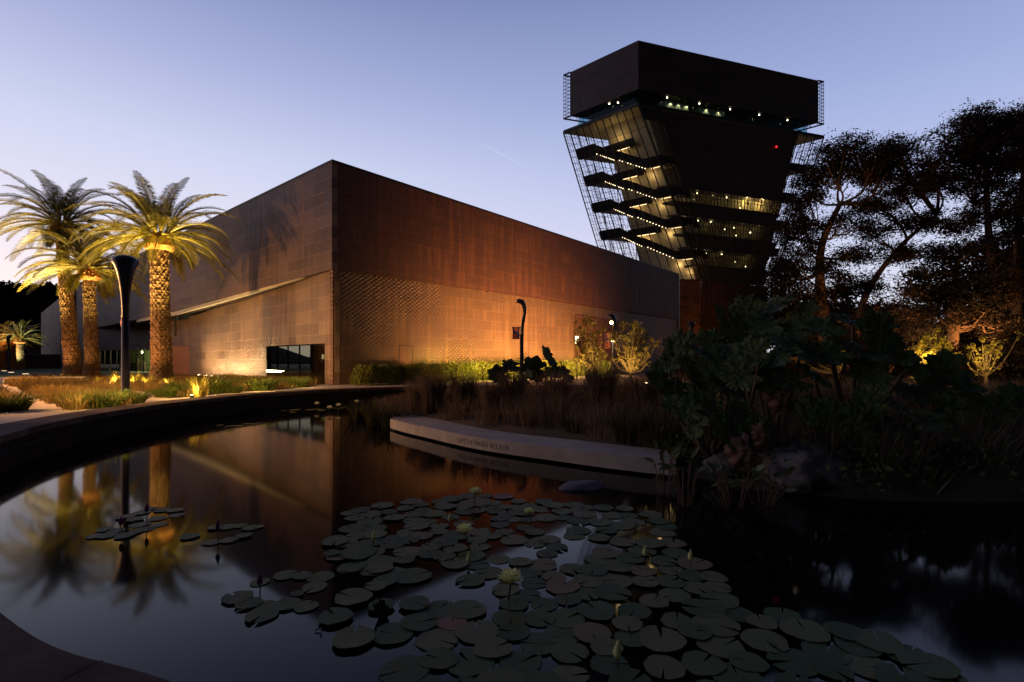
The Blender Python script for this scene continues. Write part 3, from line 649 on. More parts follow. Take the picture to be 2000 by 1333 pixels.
# screens: heavy mullions and finer grid
def screen(P_, n_heavy, fine_n, zr, fine_rng, hz, wv=0.13, wf=0.05):
    hb, fb = MB(), MB(); zz = np.linspace(zr[0], zr[1], 5)
    for k in range(n_heavy+1):
        s = k/n_heavy
        for z0, z1 in zip(zz, zz[1:]): hb.bar(P_(s, z0), P_(s, z1), wv)
    s0, s1 = fine_rng; z = zr[0]
    if fine_n:
        for k in range(fine_n+1):
            s = s0+(s1-s0)*k/fine_n
            for z0, z1 in zip(zz, zz[1:]): fb.bar(P_(s, z0), P_(s, z1), wf)
    while z < zr[1]:
        fb.bar(P_(s0, z), P_(s1, z), wf); z += hz
    return hb, fb
hb, fb = screen(lambda s, z: TP(1-s, -0.004, z), 11, 12, (16.2,43.2), (0,0.4), 0.95)
z = 17.0
while z < 43: fb.bar(TP(0.6,-.004,z), TP(0,-.004,z), 0.06); z += 4.6
sc_ = tb(hb, 'screen_frame', M['screen']); fb.build('screen_mesh', M['screen'], sc_)
hb, fb = screen(lambda s, z: TP(1.003, s, z), 8, 26, (16.2,43.2), (0,1), 1.1)
sc_ = tb(hb, 'screen_frame', M['screen']); fb.build('screen_mesh', M['screen'], sc_)
hb, fb = screen(lambda s, z: TP(s, 1.003, z), 8, 20, (16.2,43.2), (0,1), 1.1)
sc_ = tb(hb, 'screen_frame', M['screen']); fb.build('screen_mesh', M['screen'], sc_)
hb, fb = screen(lambda s, z: TP(-0.008, 0.845+s*0.155, z), 3, 9, (16.2,43.2), (0,1), 0.95)
sc_ = tb(hb, 'screen_frame', M['screen']); fb.build('screen_mesh', M['screen'], sc_)
hb, fb = screen(lambda s, z: TP(-0.008, s*0.095, z), 3, 0, (16.2,43.2), (0,1), 4.6)
sc_ = tb(hb, 'screen_frame', M['screen']); fb.build('screen_mesh', M['screen'], sc_)
# horizontal edge beams
b = MB()
for (A, B_) in (((1,0),(0,0)), ((0,0),(0,1)), ((1,0),(1,1)), ((0,1),(1,1))): b.bar(TP(*A, 43.3), TP(*B_, 43.3), 0.35, 0.45)
tb(b, 'edge_beam', M['dark_metal'])
# observation deck glass and crown
def CP(a, b_, z): p = top['F']+(top['L']-top['F'])*a+(top['R']-top['F'])*b_; return Vector((p.x, p.y, z))
def cbox(b, a0, a1, b0, b1, z0, z1): return b.hexa([CP(a0,b0,z0), CP(a1,b0,z0), CP(a1,b1,z0), CP(a0,b1,z0)], [CP(a0,b0,z1), CP(a1,b0,z1), CP(a1,b1,z1), CP(a0,b1,z1)])
b = MB(); A0, A1, B0, B1 = 0.1, 0.86, 0.03, 0.95
for (a0,a1,b0,b1) in ((A0,A0+.005,B0,B1),(A1-.005,A1,B0,B1),(A0+.005,A1-.005,B0,B0+.002),(A0+.005,A1-.005,B1-.002,B1)): cbox(b, a0,a1,b0,b1, 43.4, 45.6)
gl = tb(b, 'deck_glass', M['glass_sky']); mm_ = MB()
for k in range(10): mm_.bar(CP(A0-.004,B0+(B1-B0)*k/9,43.4), CP(A0-.004,B0+(B1-B0)*k/9,45.6), 0.08)
for k in range(5): mm_.bar(CP(A0+(A1-A0)*k/4,B0-.003,43.4), CP(A0+(A1-A0)*k/4,B0-.003,45.6), 0.08)
mm_.build('mullion', M['screen'], gl)
b = MB(); cbox(b, 0.125,0.3,0.185,0.30,43.4,45.6); cbox(b, 0.125,0.3,0.365,0.485,43.4,45.6); tb(b, 'lift_lobby', M['cream'])
for s_ in (0.205,0.245,0.285,0.39,0.455): spot(CP(0.108,s_,45.5), CP(0.135,s_,43.6), 70, (1.0,0.82,0.45), 100, 0.8, 0.015)
q = MB()
for x, y in ((1303,180),(1366,192),(1426,204),(1483,216),(1538,226)):
    k = (x-1000)/FX; f, r = CP(0.04,0,0), CP(0.04,1,0); s = (k*f.y-f.x)/((r.x-f.x)-k*(r.y-f.y)); q.ball(CP(0.04,s,45.5), 0.11, 6, 4)
for x in (1190,1207):
    k = (x-1000)/FX; f, r = CP(1,0.012,0), CP(0,0.012,0); s = (k*f.y-f.x)/((r.x-f.x)-k*(r.y-f.y)); q.ball(CP(1-s,0.012,45.4 if x < 1200 else 45.0), 0.13, 6, 4)
tb(q, 'deck_downlight', M['lit_white'])
CT = 53.6; b = MB(); w_ = 0.006
cbox(b, 0,0.02,0,0.965,45.7,CT); cbox(b, 0.02,0.9,0,0.008,45.7,CT); cbox(b, 0.88,0.9,0.008,0.965,45.7,CT-.3); cbox(b, 0.02,0.88,0.957,0.965,45.7,CT-.3)
tb(b, 'crown_skin', M['tower_skin'])
b = MB(); cbox(b, 0.02,0.88,0.008,0.957,45.65,45.9); cbox(b, 0.02,0.88,0.008,0.957,CT-.6,CT-.35); tb(b, 'crown_soffit', M['dark_metal'])
hb, fb = MB(), MB()
for (A, B_, nv) in (((1,0),(0.9,0),3), ((1,0),(1,1),30), ((0,1),(1,1),14), ((0,0.965),(0,1),3)):
    for k in range(nv+1):
        s = k/nv; a = A[0]+(B_[0]-A[0])*s; c_ = A[1]+(B_[1]-A[1])*s; fb.bar(CP(a,c_,45.7), CP(a,c_,CT), 0.07)
    for k in range(13): z = 45.7+(CT-45.7)*k/12; (hb if k in (0,12) else fb).bar(CP(*A,z), CP(*B_,z), 0.2 if k in (0,12) else 0.06)
for k in range(1,8):
    fb.bar(CP(0.9,k/8,45.7), CP(1,k/8,45.7), 0.07); fb.bar(CP(k/8,0.965,45.7), CP(k/8,1,45.7), 0.07)
sc_ = tb(hb, 'crown_screen_frame', M['screen']); fb.build('screen_mesh', M['screen'], sc_)
b = MB(); z, bb = bandz(1513, 288); b.ball(TP(-0.02,bb,z), 0.22, 6, 4); tb(b, 'red_beacon', M['red_lit'])
# low link block between museum and tower
lb = empty('link_block', (30, 84, 0)); tag(lb, 'small plain copper block between the museum end and the tower foot', 'building')
b = MB(); a0 = P(1328,548,84); a1 = P(1367,548,84)
b.box(a0.x-30, a1.x-30, 0, 9, 0, a0.z); b.build('wall', M['tower_base'], lb)
b = MB(); b.box(a0.x-30-.1, a1.x-30+.1, -0.1, 9.1, a0.z, a0.z+.15); b.build('roof', M['dark_metal'], lb)

# ---------------------------------------------------------------- palms
def frond(V, Fq, SV, base, az, e0, L, droop, side_n=34, leaf_l=0.78, lw=0.062, r=random):
    n = 14; pts = [Vector(base)]; e = e0; d = Vector((math.cos(az), math.sin(az), 0)); tw_ = r.uniform(-.25,.25)
    tans = []
    for i in range(n):
        s = i/n; ee = e0 - droop*(s**1.25); azz = az + tw_*s
        t_ = Vector((math.cos(azz)*math.cos(ee), math.sin(azz)*math.cos(ee), math.sin(ee))); tans.append(t_); pts.append(pts[-1]+t_*L/n)
    tans.append(tans[-1])
    SV.tube(pts, [0.075*(1-i/(n+1))**1.0+0.008 for i in range(n+1)], 4, False)
    roll = r.uniform(-0.5, 0.5)
    for k in range(side_n):
        s = 0.10+0.9*(k+0.5)/side_n; x = s*n; i = min(int(x), n-1); f_ = x-i
        p = pts[i].lerp(pts[i+1], f_); t_ = tans[i].lerp(tans[min(i+1,n)], f_).normalized()
        sd = t_.cross(Vector((0,0,1)));  sd = sd.normalized() if sd.length > 1e-3 else Vector((-math.sin(az), math.cos(az), 0))
        up = sd.cross(t_).normalized(); ln = leaf_l*(math.sin(math.pi*min(1, 0.12+0.86*s))**0.6)*(0.45 if s < 0.18 else 1)
        fwd = 0.38+0.5*s
        for sg in (-1, 1):
            lift = 0.30 + r.uniform(-.12,.12) + roll*sg*0.3
            dr_ = (sd*sg*0.85 + t_*fwd + up*lift).normalized(); l2 = ln*r.uniform(.85,1.1)
            a = p; m_ = p+dr_*l2*0.55; e_ = p+dr_*l2+Vector((0,0,-0.22*l2))
            wv = t_*lw*0.5
            n0 = len(V); V += [a-wv*.6, a+wv*.6, m_+wv, m_-wv, e_]; Fq += [(n0,n0+1,n0+2,n0+3), (n0+3,n0+2,n0+4,n0+4)]
def palm(base, topp, r0, r1, nf, L, label, seed, boss=1.0, rows_dz=0.032, seg=72, eup=88, edown=-18, hang=4, leaf_n=50, grp='floodlit palms beside the pond path'):
    r = random.Random(seed); root = empty('palm_tree', base); tag(root, label, 'palm tree', grp)
    base, topp = Vector(base), Vector(topp); H = topp.z-base.z; n = max(20, int(H/rows_dz)); rw = []
    for i in range(n+1):
        z = H*i/n; s = i/n; c_ = Vector(((topp.x-base.x)*s**1.15, (topp.y-base.y)*s**1.15, z)); rr = r0*(1-s)**1.0+r1*s + 0.22*math.exp(-z/0.45)
        row = []
        rowh = 0.21; kk = z/rowh; ri = math.floor(kk); fz = kk-ri
        for j in range(seg):
            th = 2*math.pi*j/seg; q = th/(2*math.pi)*13 + 0.5*(ri%2) + 0.12*math.sin(ri*3.1); fx = abs((q % 1)-0.5)*2
            bump = (0.35+0.65*fz)*max(0.0, 1-max(fx, 0)**2.2)
            rad = rr + 0.12*bump*(0.75+0.5*math.sin(ri*7.3+math.floor(q)*5.1)*math.cos(ri*2.9+math.floor(q)*1.7)+0.7*noise.noise(Vector((q*1.3, ri*.9, seed)))) - 0.06 + 0.035*noise.noise(Vector((math.cos(th)*1.5, math.sin(th)*1.5, z*.8)))
            row.append(c_+Vector((math.cos(th)*rad, math.sin(th)*rad, 0)))
        rw.append(row)
    b = MB(); b.rows(rw, True); b.build('trunk', M['palm_trunk'], root)
    tt = topp-base; b = MB(); bh = 1.15*boss; rb = []
    prof_ = [(0.0,1.0),(0.06,1.55),(0.25,1.75),(0.6,1.6),(0.85,1.35),(1.0,1.1)]
    for s, k in prof_:
        rb.append([tt+Vector((math.cos(a)*r1*k*(1+0.06*r.uniform(-1,1)), math.sin(a)*r1*k*(1+0.06*r.uniform(-1,1)), bh*s-0.15)) for a in [2*math.pi*j/24 for j in range(24)]])
    b.rows(rb, True)
    for k in range(150):
        a = k*2.4; s = r.random(); kk = 1.55-0.3*s; p = tt+Vector((math.cos(a)*r1*kk, math.sin(a)*r1*kk, bh*(s*0.95)-0.1)); o_ = Vector((math.cos(a), math.sin(a), 0.9)).normalized()
        b.bar(p, p+o_*0.22, 0.13, 0.06)
    b.build('frond_boss', M['palm_boss'], root)
    V, Fq, SV = [], [], MB(); cb = tt+Vector((0,0,bh*0.75))
    for k in range(nf):
        s = (k+0.5)/nf; e0 = R(eup-(eup-edown)*s**0.85) + r.uniform(-.08,.08); az = k*2.39996+r.uniform(-.15,.15)
        dr_ = R(35+55*math.sin(math.pi*min(1,s*0.9+0.1))) * r.uniform(.8,1.2); Lk = L*r.uniform(.85,1.05)*(0.82 if s < 0.12 else 1)
        frond(V, Fq, SV, cb+Vector((math.cos(az)*r1*1.1, math.sin(az)*r1*1.1, 0.5*(1-s)-0.1)), az, e0, Lk, dr_, leaf_n, r=r)
    for k in range(hang):
        az = r.uniform(0, 6.28); frond(V, Fq, SV, cb+Vector((math.cos(az)*r1*1.4, math.sin(az)*r1*1.4, -0.4)), az, R(-35), L*0.45, R(50), leaf_n, r=r)
    m = MB(); m.v = [tuple(p) for p in V]; m.f = [f[:3] if f[3] == f[2] else f for f in Fq]
    cr = m.build('crown', M['frond'], root); SV.build('frond_stalks', M['rachis'], cr)
    return root
pA = Vector((*P(316,0,37).xy, 0)); palm(pA, P(311,486,37), 0.68, 0.56, 66, 5.3, 'tallest looking floodlit palm with the brightest yellow crown, right of the three', 3, 1.05)
pB = Vector((*P(180,0,42).xy, 0)); palm(pB, P(174,545,42), 0.50, 0.42, 50, 4.9, 'shortest palm of the three, its upright trunk between the other two', 5, 1.0, seg=60)
pC = Vector((*P(143,0,43).xy, 0)); palm(pC, P(119,458,43), 0.60, 0.40, 52, 5.3, 'leaning palm left of the three with a high darker crown', 11, 0.95, seg=60)
for (x, yt, Y, r_, lab, sd) in ((41,662,92,0.6,'small distant palm with pale green trunk by the lawn',21),(26,664,96,0.6,'distant palm with rust-lit trunk behind the pale one',22),(4,664,94,0.7,'distant palm cut by the left edge of the view',23)):
    q = P(x,0,Y); palm(Vector((q.x, q.y, 0)), P(x-2,yt+8,Y), r_, r_*0.85, 38, 4.4, lab, sd, 1.0, 0.12, 24, leaf_n=22, hang=0, grp='distant palms beyond the lawn')
# palm floodlights (recessed in the bed) and their light
def uplight(loc, label, cat='garden light', grp='uplights set among the plants', d=0.14):
    b = MB(); b.tube([(0,0,0),(0,0,0.12),(0,0,0.13)], [d,d,d*0.85], 12); o = b.build('garden_uplight', M['dark_metal']); o.location = loc; tag(o, label, cat, grp)
    q = MB(); q.tube([(0,0,0.131),(0,0,0.145)], [d*.8, d*.6], 12); q.build('lens', M['lit'], o); return o
for base, off, tgt, pw_ in ((pA,(-1.9,-1.5),(-1.7,-2.0,9.8),26000), (pA,(1.9,-1.5),(1.7,-2.0,9.8),26000), (pA,(0.2,-2.3),(0,-2.7,9.8),20000),
        (pB,(-1.8,-1.5),(-1.8,-1.4,9),15000), (pB,(1.6,-1.8),(1.6,-1.4,9),15000), (pC,(-3.0,-1.2),(-3.2,-1.0,11.5),19000), (pC,(-.8,-2.4),(-1.0,-2.2,11.5),19000)):
    l = base+Vector((off[0], off[1], 0.15)); spot(l, base+Vector(tgt), pw_, (1.0,.72,.20), 46, 0.8, 0.1)
for base, off in ((pA,(-0.9,-2.6)),(pA,(1.3,-2.6)),(pB,(0.3,-2.4)),(pC,(-0.4,-2.4)),(pC,(0.9,-2.4))):
    l = base+Vector((off[0], off[1], 0.15)); uplight((l.x, l.y, 0), 'bright round uplight in the grass before a palm trunk'); spot(l+Vector((0,0,.05)), base+Vector((0,0,3.8)), 430, ORANGE if off[0] < 0 else (1,.52,.17), 62, 0.9, 0.1)
for x, c_ in ((41,(0.75,1.0,0.55)),(24,ORANGE),(6,ORANGE)):
    q = P(x,0,92); spot((q.x+0.3, q.y-3, 0.2), (q.x, q.y, 6.0), 4500, c_, 70, 0.8, 0.15)

# ---------------------------------------------------------------- street lamps
def lamp(base, height, face, label, s=1.0, bulb=False, banner=None, bang=0.0):
    root = empty('street_lamp', base, face); tag(root, label, 'street lamp', 'horn-shaped street lamps')
    b = MB(); b.tube([(0,0,0),(0,0,0.05),(0,0,0.06),(0,0,height*0.62)], [0.19,0.19,0.135,0.115], 16); b.build('pole', M['lamp_metal'], root, True)
    # scooped head: spine rises then curls forward (+x), crescent section widening upward
    sp = [Vector((0,0,height*0.60)), Vector((-.03,0,height*0.70)), Vector((-0.08,0,height*0.80)), Vector((-0.12,0,height*0.88)), Vector((-0.06,0,height*0.95)), Vector((0.10,0,height*0.99)), Vector((0.34,0,height*1.0))]
    sp = catmull(sp, 5); n = len(sp); wd = []
    for i in range(n):
        u = i/(n-1); wd.append(0.115 + 0.30*min(1, (u/0.78))**2.0 if u < 0.84 else 0.415*math.sqrt(max(0.25, 1-((u-0.84)/0.19)**2)))
    outer, inner = [], []
    for i, p in enumerate(sp):
        u = i/(n-1); t_ = (sp[min(i+1,n-1)]-sp[max(i-1,0)]).normalized(); nx = Vector((t_.z,0,-t_.x))   # forward normal
        ro, ri_ = [], []
        full = max(0.0, 1-u*2.4)
        for j in range(17):
            a = math.pi*(j/16) ; span = math.pi*(1.0+full)
            a = -span/2+span*j/16
            dep = wd[i]*(1.0-0.45*u)
            y = math.sin(a)*wd[i]; x = -math.cos(a)*dep
            ro.append(p+Vector((0,y,0))+nx*x); ri_.append(p+Vector((0,y*0.93,0))+nx*(x*0.88+0.015))
        outer.append(ro); inner.append(ri_)
    b = MB(); b.rows(outer); b.rows([r_[::-1] for r_ in inner])
    for q in (0, 16):
        b.rows([[r_[q] for r_ in outer], [r_[q] for r_ in inner]])
    b.rows([outer[-1], inner[-1]]); b.build('lamp_head', M['lamp_metal'], root, True)
    b = MB(); b.tube([(0,0,height*0.60),(0,0,height*0.615)], [0.135,0.135], 16); b.tube([(0.03,0,height*0.63),(0.05,0,height*0.70)], [0.06,0.075], 10); b.build('light_housing', M['lit'] if bulb else M['lamp_metal'], root)
    if bulb: (MB().ball((0.12,0,height*0.9), .13).build('bulb', emit('lamp_bulb', (1,.62,.2), 60), root), point(Vector(base)+Matrix.Rotation(face,3,'Z')@Vector((0.16,0,height*0.86)), 260, WARM, 0.06))
    if banner:
        z0, z1, w_ = banner; br_ = empty('x') if False else None
        b = MB(); ca, sa = math.cos(bang), math.sin(bang)
        rw = []
        for i in range(9):
            z = z1+(z0-z1)*i/8; bow = 0.05*math.sin(math.pi*i/8)
            rw.append([Vector((ca*(0.14+(w_-0.14-bow)*k/4)-sa*0.04*math.sin(k+i*.6), sa*(0.14+(w_-0.14-bow)*k/4)+ca*0.04*math.sin(k+i*.6), z)) for k in range(5)])
        b.rows(rw); o = b.build('banner', M['banner'], root)
        md = o.modifiers.new('thick', 'SOLIDIFY'); md.thickness = 0.008
        h = MB(); h.bar((0,0,z0), (ca*w_, sa*w_, z0), 0.03); h.bar((0,0,z1), (ca*w_, sa*w_, z1), 0.03); h.build('banner_arm', M['dark_metal'], root)
    return root
t = NT('banner_cloth'); nn_ = t.noise(t.obj(), 2.2, 2); t.col(t.ramp(nn_, [(0.44,(0.03,0.03,0.12)),(0.5,(0.5,0.10,0.03)),(0.58,(0.55,0.18,0.05)),(0.64,(0.05,0.04,0.15))])); M['banner'] = t.p(0.7)
lamp(Vector((*G(245,790).xy,0)), 5.3, R(127), 'nearest horn-headed lamp post, standing at the pond wall before the palms', banner=(2.9,3.6,0.55), bang=R(13))
lamp(Vector((*P(1019,0,32.3).xy,0)), 5.35, R(180), 'dark hooked lamp post with a square banner before the orange copper wall', banner=(3.0,3.75,0.62), bang=0.0)
lamp(Vector((*P(1197,0,42).xy,0)), 5.3, R(150), 'lit lamp post glowing between the two floodlit garden trees', bulb=True, banner=(2.6,3.9,0.7), bang=0.0)
lamp(Vector((*P(1349,0,50).xy,0)), 5.3, R(60), 'distant bluish lamp post by the tower foot')
lamp(Vector((*P(18,0,76).xy,0)), 5.3, R(80), 'small distant lamp post on the lawn at far left')
MB_l = MB(); 
lt = empty('lantern', P(1127,664,41)); tag(lt, 'small pale glowing lantern left of the floodlit garden tree', 'lantern')
b = MB(); b.tube([(0,0,-.32),(0,0,-.25),(0,0,.25),(0,0,.3)], [0.08,0.15,0.15,0.08], 10); b.build('lamp_glass', M['lit'], lt)
q = P(1127,664,41); b = MB(); b.tube([(0,0,-q.z),(0,0,-.32)], 0.05, 8); b.tube([(0,0,.3),(0,0,.42)], [0.17,0.02], 10); b.build('pole', M['dark_metal'], lt)

# ---------------------------------------------------------------- foliage tools
def blades(centres, n_per, hmin, hmax, spread, lean, width, rs):
    """arching blades grown from clump centres; returns verts, quad faces"""
    C_ = np.repeat(np.array(centres, dtype=float), n_per, axis=0); N = len(C_)
    az = rs.uniform(0, 2*np.pi, N); rad = np.sqrt(rs.random(N))*spread
    sc3 = C_[:, 3] if C_.shape[1] > 3 else np.ones(N)
    base = C_[:, :3].copy(); base[:, 0] += np.cos(az)*rad*sc3; base[:, 1] += np.sin(az)*rad*sc3
    h = rs.uniform(hmin, hmax, N)*sc3; ln = rs.uniform(0.15, 1, N)*lean*h; az2 = az+rs.normal(0, .5, N)
    d = np.stack([np.cos(az2), np.sin(az2), np.zeros(N)], 1); a3 = rs.uniform(0, np.pi, N); wv = np.stack([np.cos(a3), np.sin(a3), np.zeros(N)], 1)*width/2
    up = np.array([0,0,1.0]); rows_ = []
    for s, wk in ((0,1.0),(0.4,0.9),(0.75,0.6),(1.0,0.12)):
        hh = h*(s - 0.30*s*s*(ln/(h+1e-6)))
        p = base + d*(ln*s**1.8)[:, None] + up*hh[:, None]; rows_ += [p-wv*wk, p+wv*wk]
    V = np.stack(rows_, 1).reshape(-1, 3); o = np.arange(N)[:, None]*8
    Fc = np.concatenate([o+np.array([[0,1,3,2]]), o+np.array([[2,3,5,4]]), o+np.array([[4,5,7,6]])], 0)
    return V, Fc
def leafcloud(pts, size, rs, aspect=0.5, flat=0.0):
    """one small folded-quad leaf per point"""
    N = len(pts); d = rs.normal(size=(N,3)); d[:,2] *= (1-flat); d /= np.linalg.norm(d, axis=1)[:,None]
    e = rs.normal(size=(N,3)); e -= d*(e*d).sum(1)[:,None]; e /= np.linalg.norm(e, axis=1)[:,None]
    s = size*rs.uniform(.6,1.3,N)[:,None]; p = np.array(pts)
    V = np.stack([p-d*s, p+e*s*aspect*.6, p+d*s, p-e*s*aspect*.6], 1).reshape(-1,3); o = np.arange(N)[:,None]*4
    return V, o+np.array([[0,1,2,3]])
def in_poly(x, y, poly):
    c_ = False; j = len(poly)-1
    for i in range(len(poly)):
        if (poly[i][1] > y) != (poly[j][1] > y) and x < (poly[j][0]-poly[i][0])*(y-poly[i][1])/(poly[j][1]-poly[i][1])+poly[i][0]: c_ = not c_
        j = i
    return c_

# ---------------------------------------------------------------- left-hand beds: golden grass
def bed_points(px, n, rs):
    poly = [tuple(G(x,y).xy) for x,y in px]; xs = [p[0] for p in poly]; ys = [p[1] for p in poly]; out = []
    while len(out) < n:
        x, y = rs.uniform(min(xs), max(xs)), rs.uniform(min(ys), max(ys))
        if in_poly(x, y, poly): out.append((x, y, 0.0, rs.uniform(.7,1.15)))
    return out
def stuff(name, lab, cat, cent, n_per, h0, h1, sp, ln, wd, mat, rs):
    V, Fc = blades(cent, n_per, h0, h1, sp, ln, wd, rs); o = npbuild(name, V, Fc, mat); tag(o, lab, cat, kind='stuff'); return o
stuff('grass', 'golden ornamental grass filling the bed by the pond wall', 'grass', bed_points(BED2, 230, rng), 60, .35, .75, .26, .8, .022, M['grass_gold'], rng)
stuff('grass', 'golden ornamental grass filling the bed under the palms', 'grass', bed_points(BED3, 620, rng), 34, .25, .6, .32, .8, .03, M['grass_gold'], rng)
stuff('grass', 'golden ornamental grass in the bed at the left edge', 'grass', bed_points(BED1, 160, rng), 50, .3, .62, .26, .8, .022, M['grass_gold'], rng)
tuss = None
def tussock(loc, s, lab, mat='grass_green', grp='green grass tussocks'):
    global tuss
    rs = np.random.default_rng(int(abs(loc[0]*100))+3)
    V, Fc = blades([(0,0,0,1)], 420, .35, .62, .34, 1.1, .028, rs); o = npbuild('grass_tussock', V, Fc, M[mat]); o.location = loc; o.scale = (s*1.15, s*1.15, s); tag(o, lab, 'grass', grp); return o
for (x, y, s, lab) in ((18,803,1.15,'rounded green tussock at the left edge behind the pond wall'),(160,798,1.0,'low green tussock at the tip of the golden bed'),(205,796,1.25,'broad dark green tussock left of the near lamp post'),
                       (256,790,1.0,'green tussock close behind the near lamp post'),(355,772,1.3,'wide green tussock by the path below the brightest palm'),(415,768,1.7,'largest dark tussock standing right of the glowing plant'),
                       (322,776,0.9,'small tussock under the brightest palm'),(512,763,1.45,'bushy dark tussock in front of the big window'),(580,757,1.3,'low dark tussock nearest the copper corner'),(455,768,0.8,'small green tussock between the two large dark ones')):
    tussock(G(x, y), s, lab)
# glowing spiky plants over uplights
for (x, y, s, pw_, lab) in ((229,752,1.1,60,'glowing spiky plant left of the near lamp post'),(263,752,1.0,50,'glowing spiky plant with tall fanned leaves right of the lamp post'),(291,754,0.9,40,'glowing spiky plant at the foot of the brightest palm'),
                            (331,758,0.8,28,'small glowing plant just right of the brightest palm trunk'),(390,776,1.1,24,'glowing yellow plant between two dark tussocks'),(195,750,0.6,10,'dim spiky plant by the middle palm trunk')):
    q = G(x, y); rs = np.random.default_rng(x); V, Fc = blades([(0,0,0,1)], 46, .5, 1.0, .2, .7, .07, rs); o = npbuild('spiky_plant', V, Fc, M['leaf_bright']); o.location = q; o.scale = (s,)*3; tag(o, lab, 'plant', 'uplit spiky plants')
    point(q+Vector((0,-0.35,0.3)), pw_*1.2, YEL, 0.08)
    uplight((q.x, q.y-0.55, 0), 'small uplight hidden in front of a glowing plant', d=0.08)
# curved low benches
def curl_bench(loc, rz, w_, lab):
    root = empty('park_bench', loc, rz); tag(root, lab, 'bench', 'low concrete benches by the path')
    pr = [(0,-.02),(0.05,.36),(0.12,.45),(0.25,.48),(w_,.48)]
    b = MB(); rw = catmull([(x,0,z) for x,z in pr], 4)
    b.rows([[p+Vector((0,-.25,0)) for p in rw], [p+Vector((0,.25,0)) for p in rw]]); b.rows([[p+Vector((0.09,.25,-.09 if p.z>.3 else 0)) for p in rw], [p+Vector((0.09,-.25,-.09 if p.z>.3 else 0)) for p in rw]])
    for sg in (-.25,.25): b.rows([[p+Vector((0,sg,0)) for p in rw], [p+Vector((0.09,sg,-.09 if p.z>.3 else 0)) for p in rw]])
    b.build('seat', M['bench_metal'], root); MB().box(w_-.35,w_-.2,-.2,.2,0,.4).build('leg', M['bench_metal'], root)
curl_bench(G(11,751), R(8), 1.9, 'curved pale bench at the far left of the path'); curl_bench(G(79,750), R(8), 2.9, 'curved pale bench beside the golden grass bed')
curl_bench(G(66,741), R(5), 1.6, 'small darker bench further up the path')
for i, (x, y) in enumerate(((22,728),(8,725),(50,731),(94,743),(115,742),(152,745))):
    q = G(x, y); b = MB(); b.box(-.3,.3,-.08,.08,0,.05); o = b.build('path_light', M['lit_soft']); o.location = q; tag(o, 'flat glowing path light set along the lawn edge', 'path light', 'path lights along the lawn')
spot((*G(30,729).xy, 1.6), G(40,727), 60, (0.85,1.0,0.5), 110, 1.0, 0.3)
# lighting on the left beds and path: lamp posts out of view at left, then added fill spots
for lp_, to_, pw_ in (((-24.5,17.5,5.0),(-14,22.5,0),13000),((-38,28,5.0),(-24,33,0),16000),((-60,47,5.0),(-40,50,0),9000)): spot(lp_, to_, pw_, (1.0,.50,.17), 95, 0.8, 0.25)
for x, y, pw_ in ((340,784,420),(420,776,420),(500,768,420),(590,760,300),(240,800,300),(140,806,300)): spot(G(x,y)+Vector((0,.1,0.95)), G(x,y)+Vector((-1.0,3.2,0)), pw_, WARM, 120, 1.0, 0.1)  # low spots added to brighten the grass, no lamp stands here
# distant low wall and columns at far left
fw = empty('garden_wall', (-95, 104, 0)); tag(fw, 'low reddish garden wall far across the lawn', 'wall')
b = MB(); b.box(-20, 6, 0, 0.5, 0, 2.8); b.build('wall', M['tower_base'], fw)
b = MB(); b.box(-20.2, 6.2, -.1, .6, 2.8, 2.95); b.build('coping', M['bench_metal'], fw)

# ---------------------------------------------------------------- hill with woods
b = MB(); rw = []
for i, Yr in enumerate((240, 270, 310, 420)):
    row = []
    for k in range(40):
        x = -480+k*12; px_ = 1000+x/300*FX
        h = (0, 34, 44, 0)[i]*(1+0.08*noise.noise(Vector((x*.03, i, 0))))*max(0.0, min(1.0, (-150-x)/75))**0.6 if i in (1,2) else 0
        row.append(Vector((x, Yr, h)))
    rw.append(row)
b.rows(rw); tag(b.build('hill', M['hill'], None, True), kind='structure')
pts = []
for k in range(1500):
    x = random.uniform(-420, -205); y = random.uniform(245, 315); pts.append((x, y))
hv = []
for x, y in pts:
    f = max(0.0, min(1.0, (-150-x)/75))**0.6; zz = f*(34*(y-240)/30 if y < 270 else 34+10*(y-270)/40 if y < 310 else 44)
    r_ = random.uniform(2,4.5); c_ = np.array([x, y, zz+r_*0.6]); hv.append(c_+rng.normal(size=(26,3))*np.array([r_,r_,r_*.8])*0.55)
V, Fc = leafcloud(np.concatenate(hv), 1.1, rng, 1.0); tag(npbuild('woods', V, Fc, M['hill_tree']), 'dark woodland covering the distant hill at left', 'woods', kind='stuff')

# dark trees beyond the left edge of the view, mirrored in the museum windows
lp = []
for k in range(2200):
    x_, y_ = rng.uniform(-170,-82), rng.uniform(40,120)
    if x_ > -1.12*y_-4: continue
    lp.append(np.array([x_, y_, rng.uniform(0,13)])+rng.normal(size=(40,3))*np.array([1.6,1.6,1.2]))
V, Fc = leafcloud(np.concatenate(lp), .7, rng, .9); tag(npbuild('woods', V, Fc, M['hill_tree']), 'dark woods across the plaza, mirrored in the museum glass', 'woods', kind='stuff')

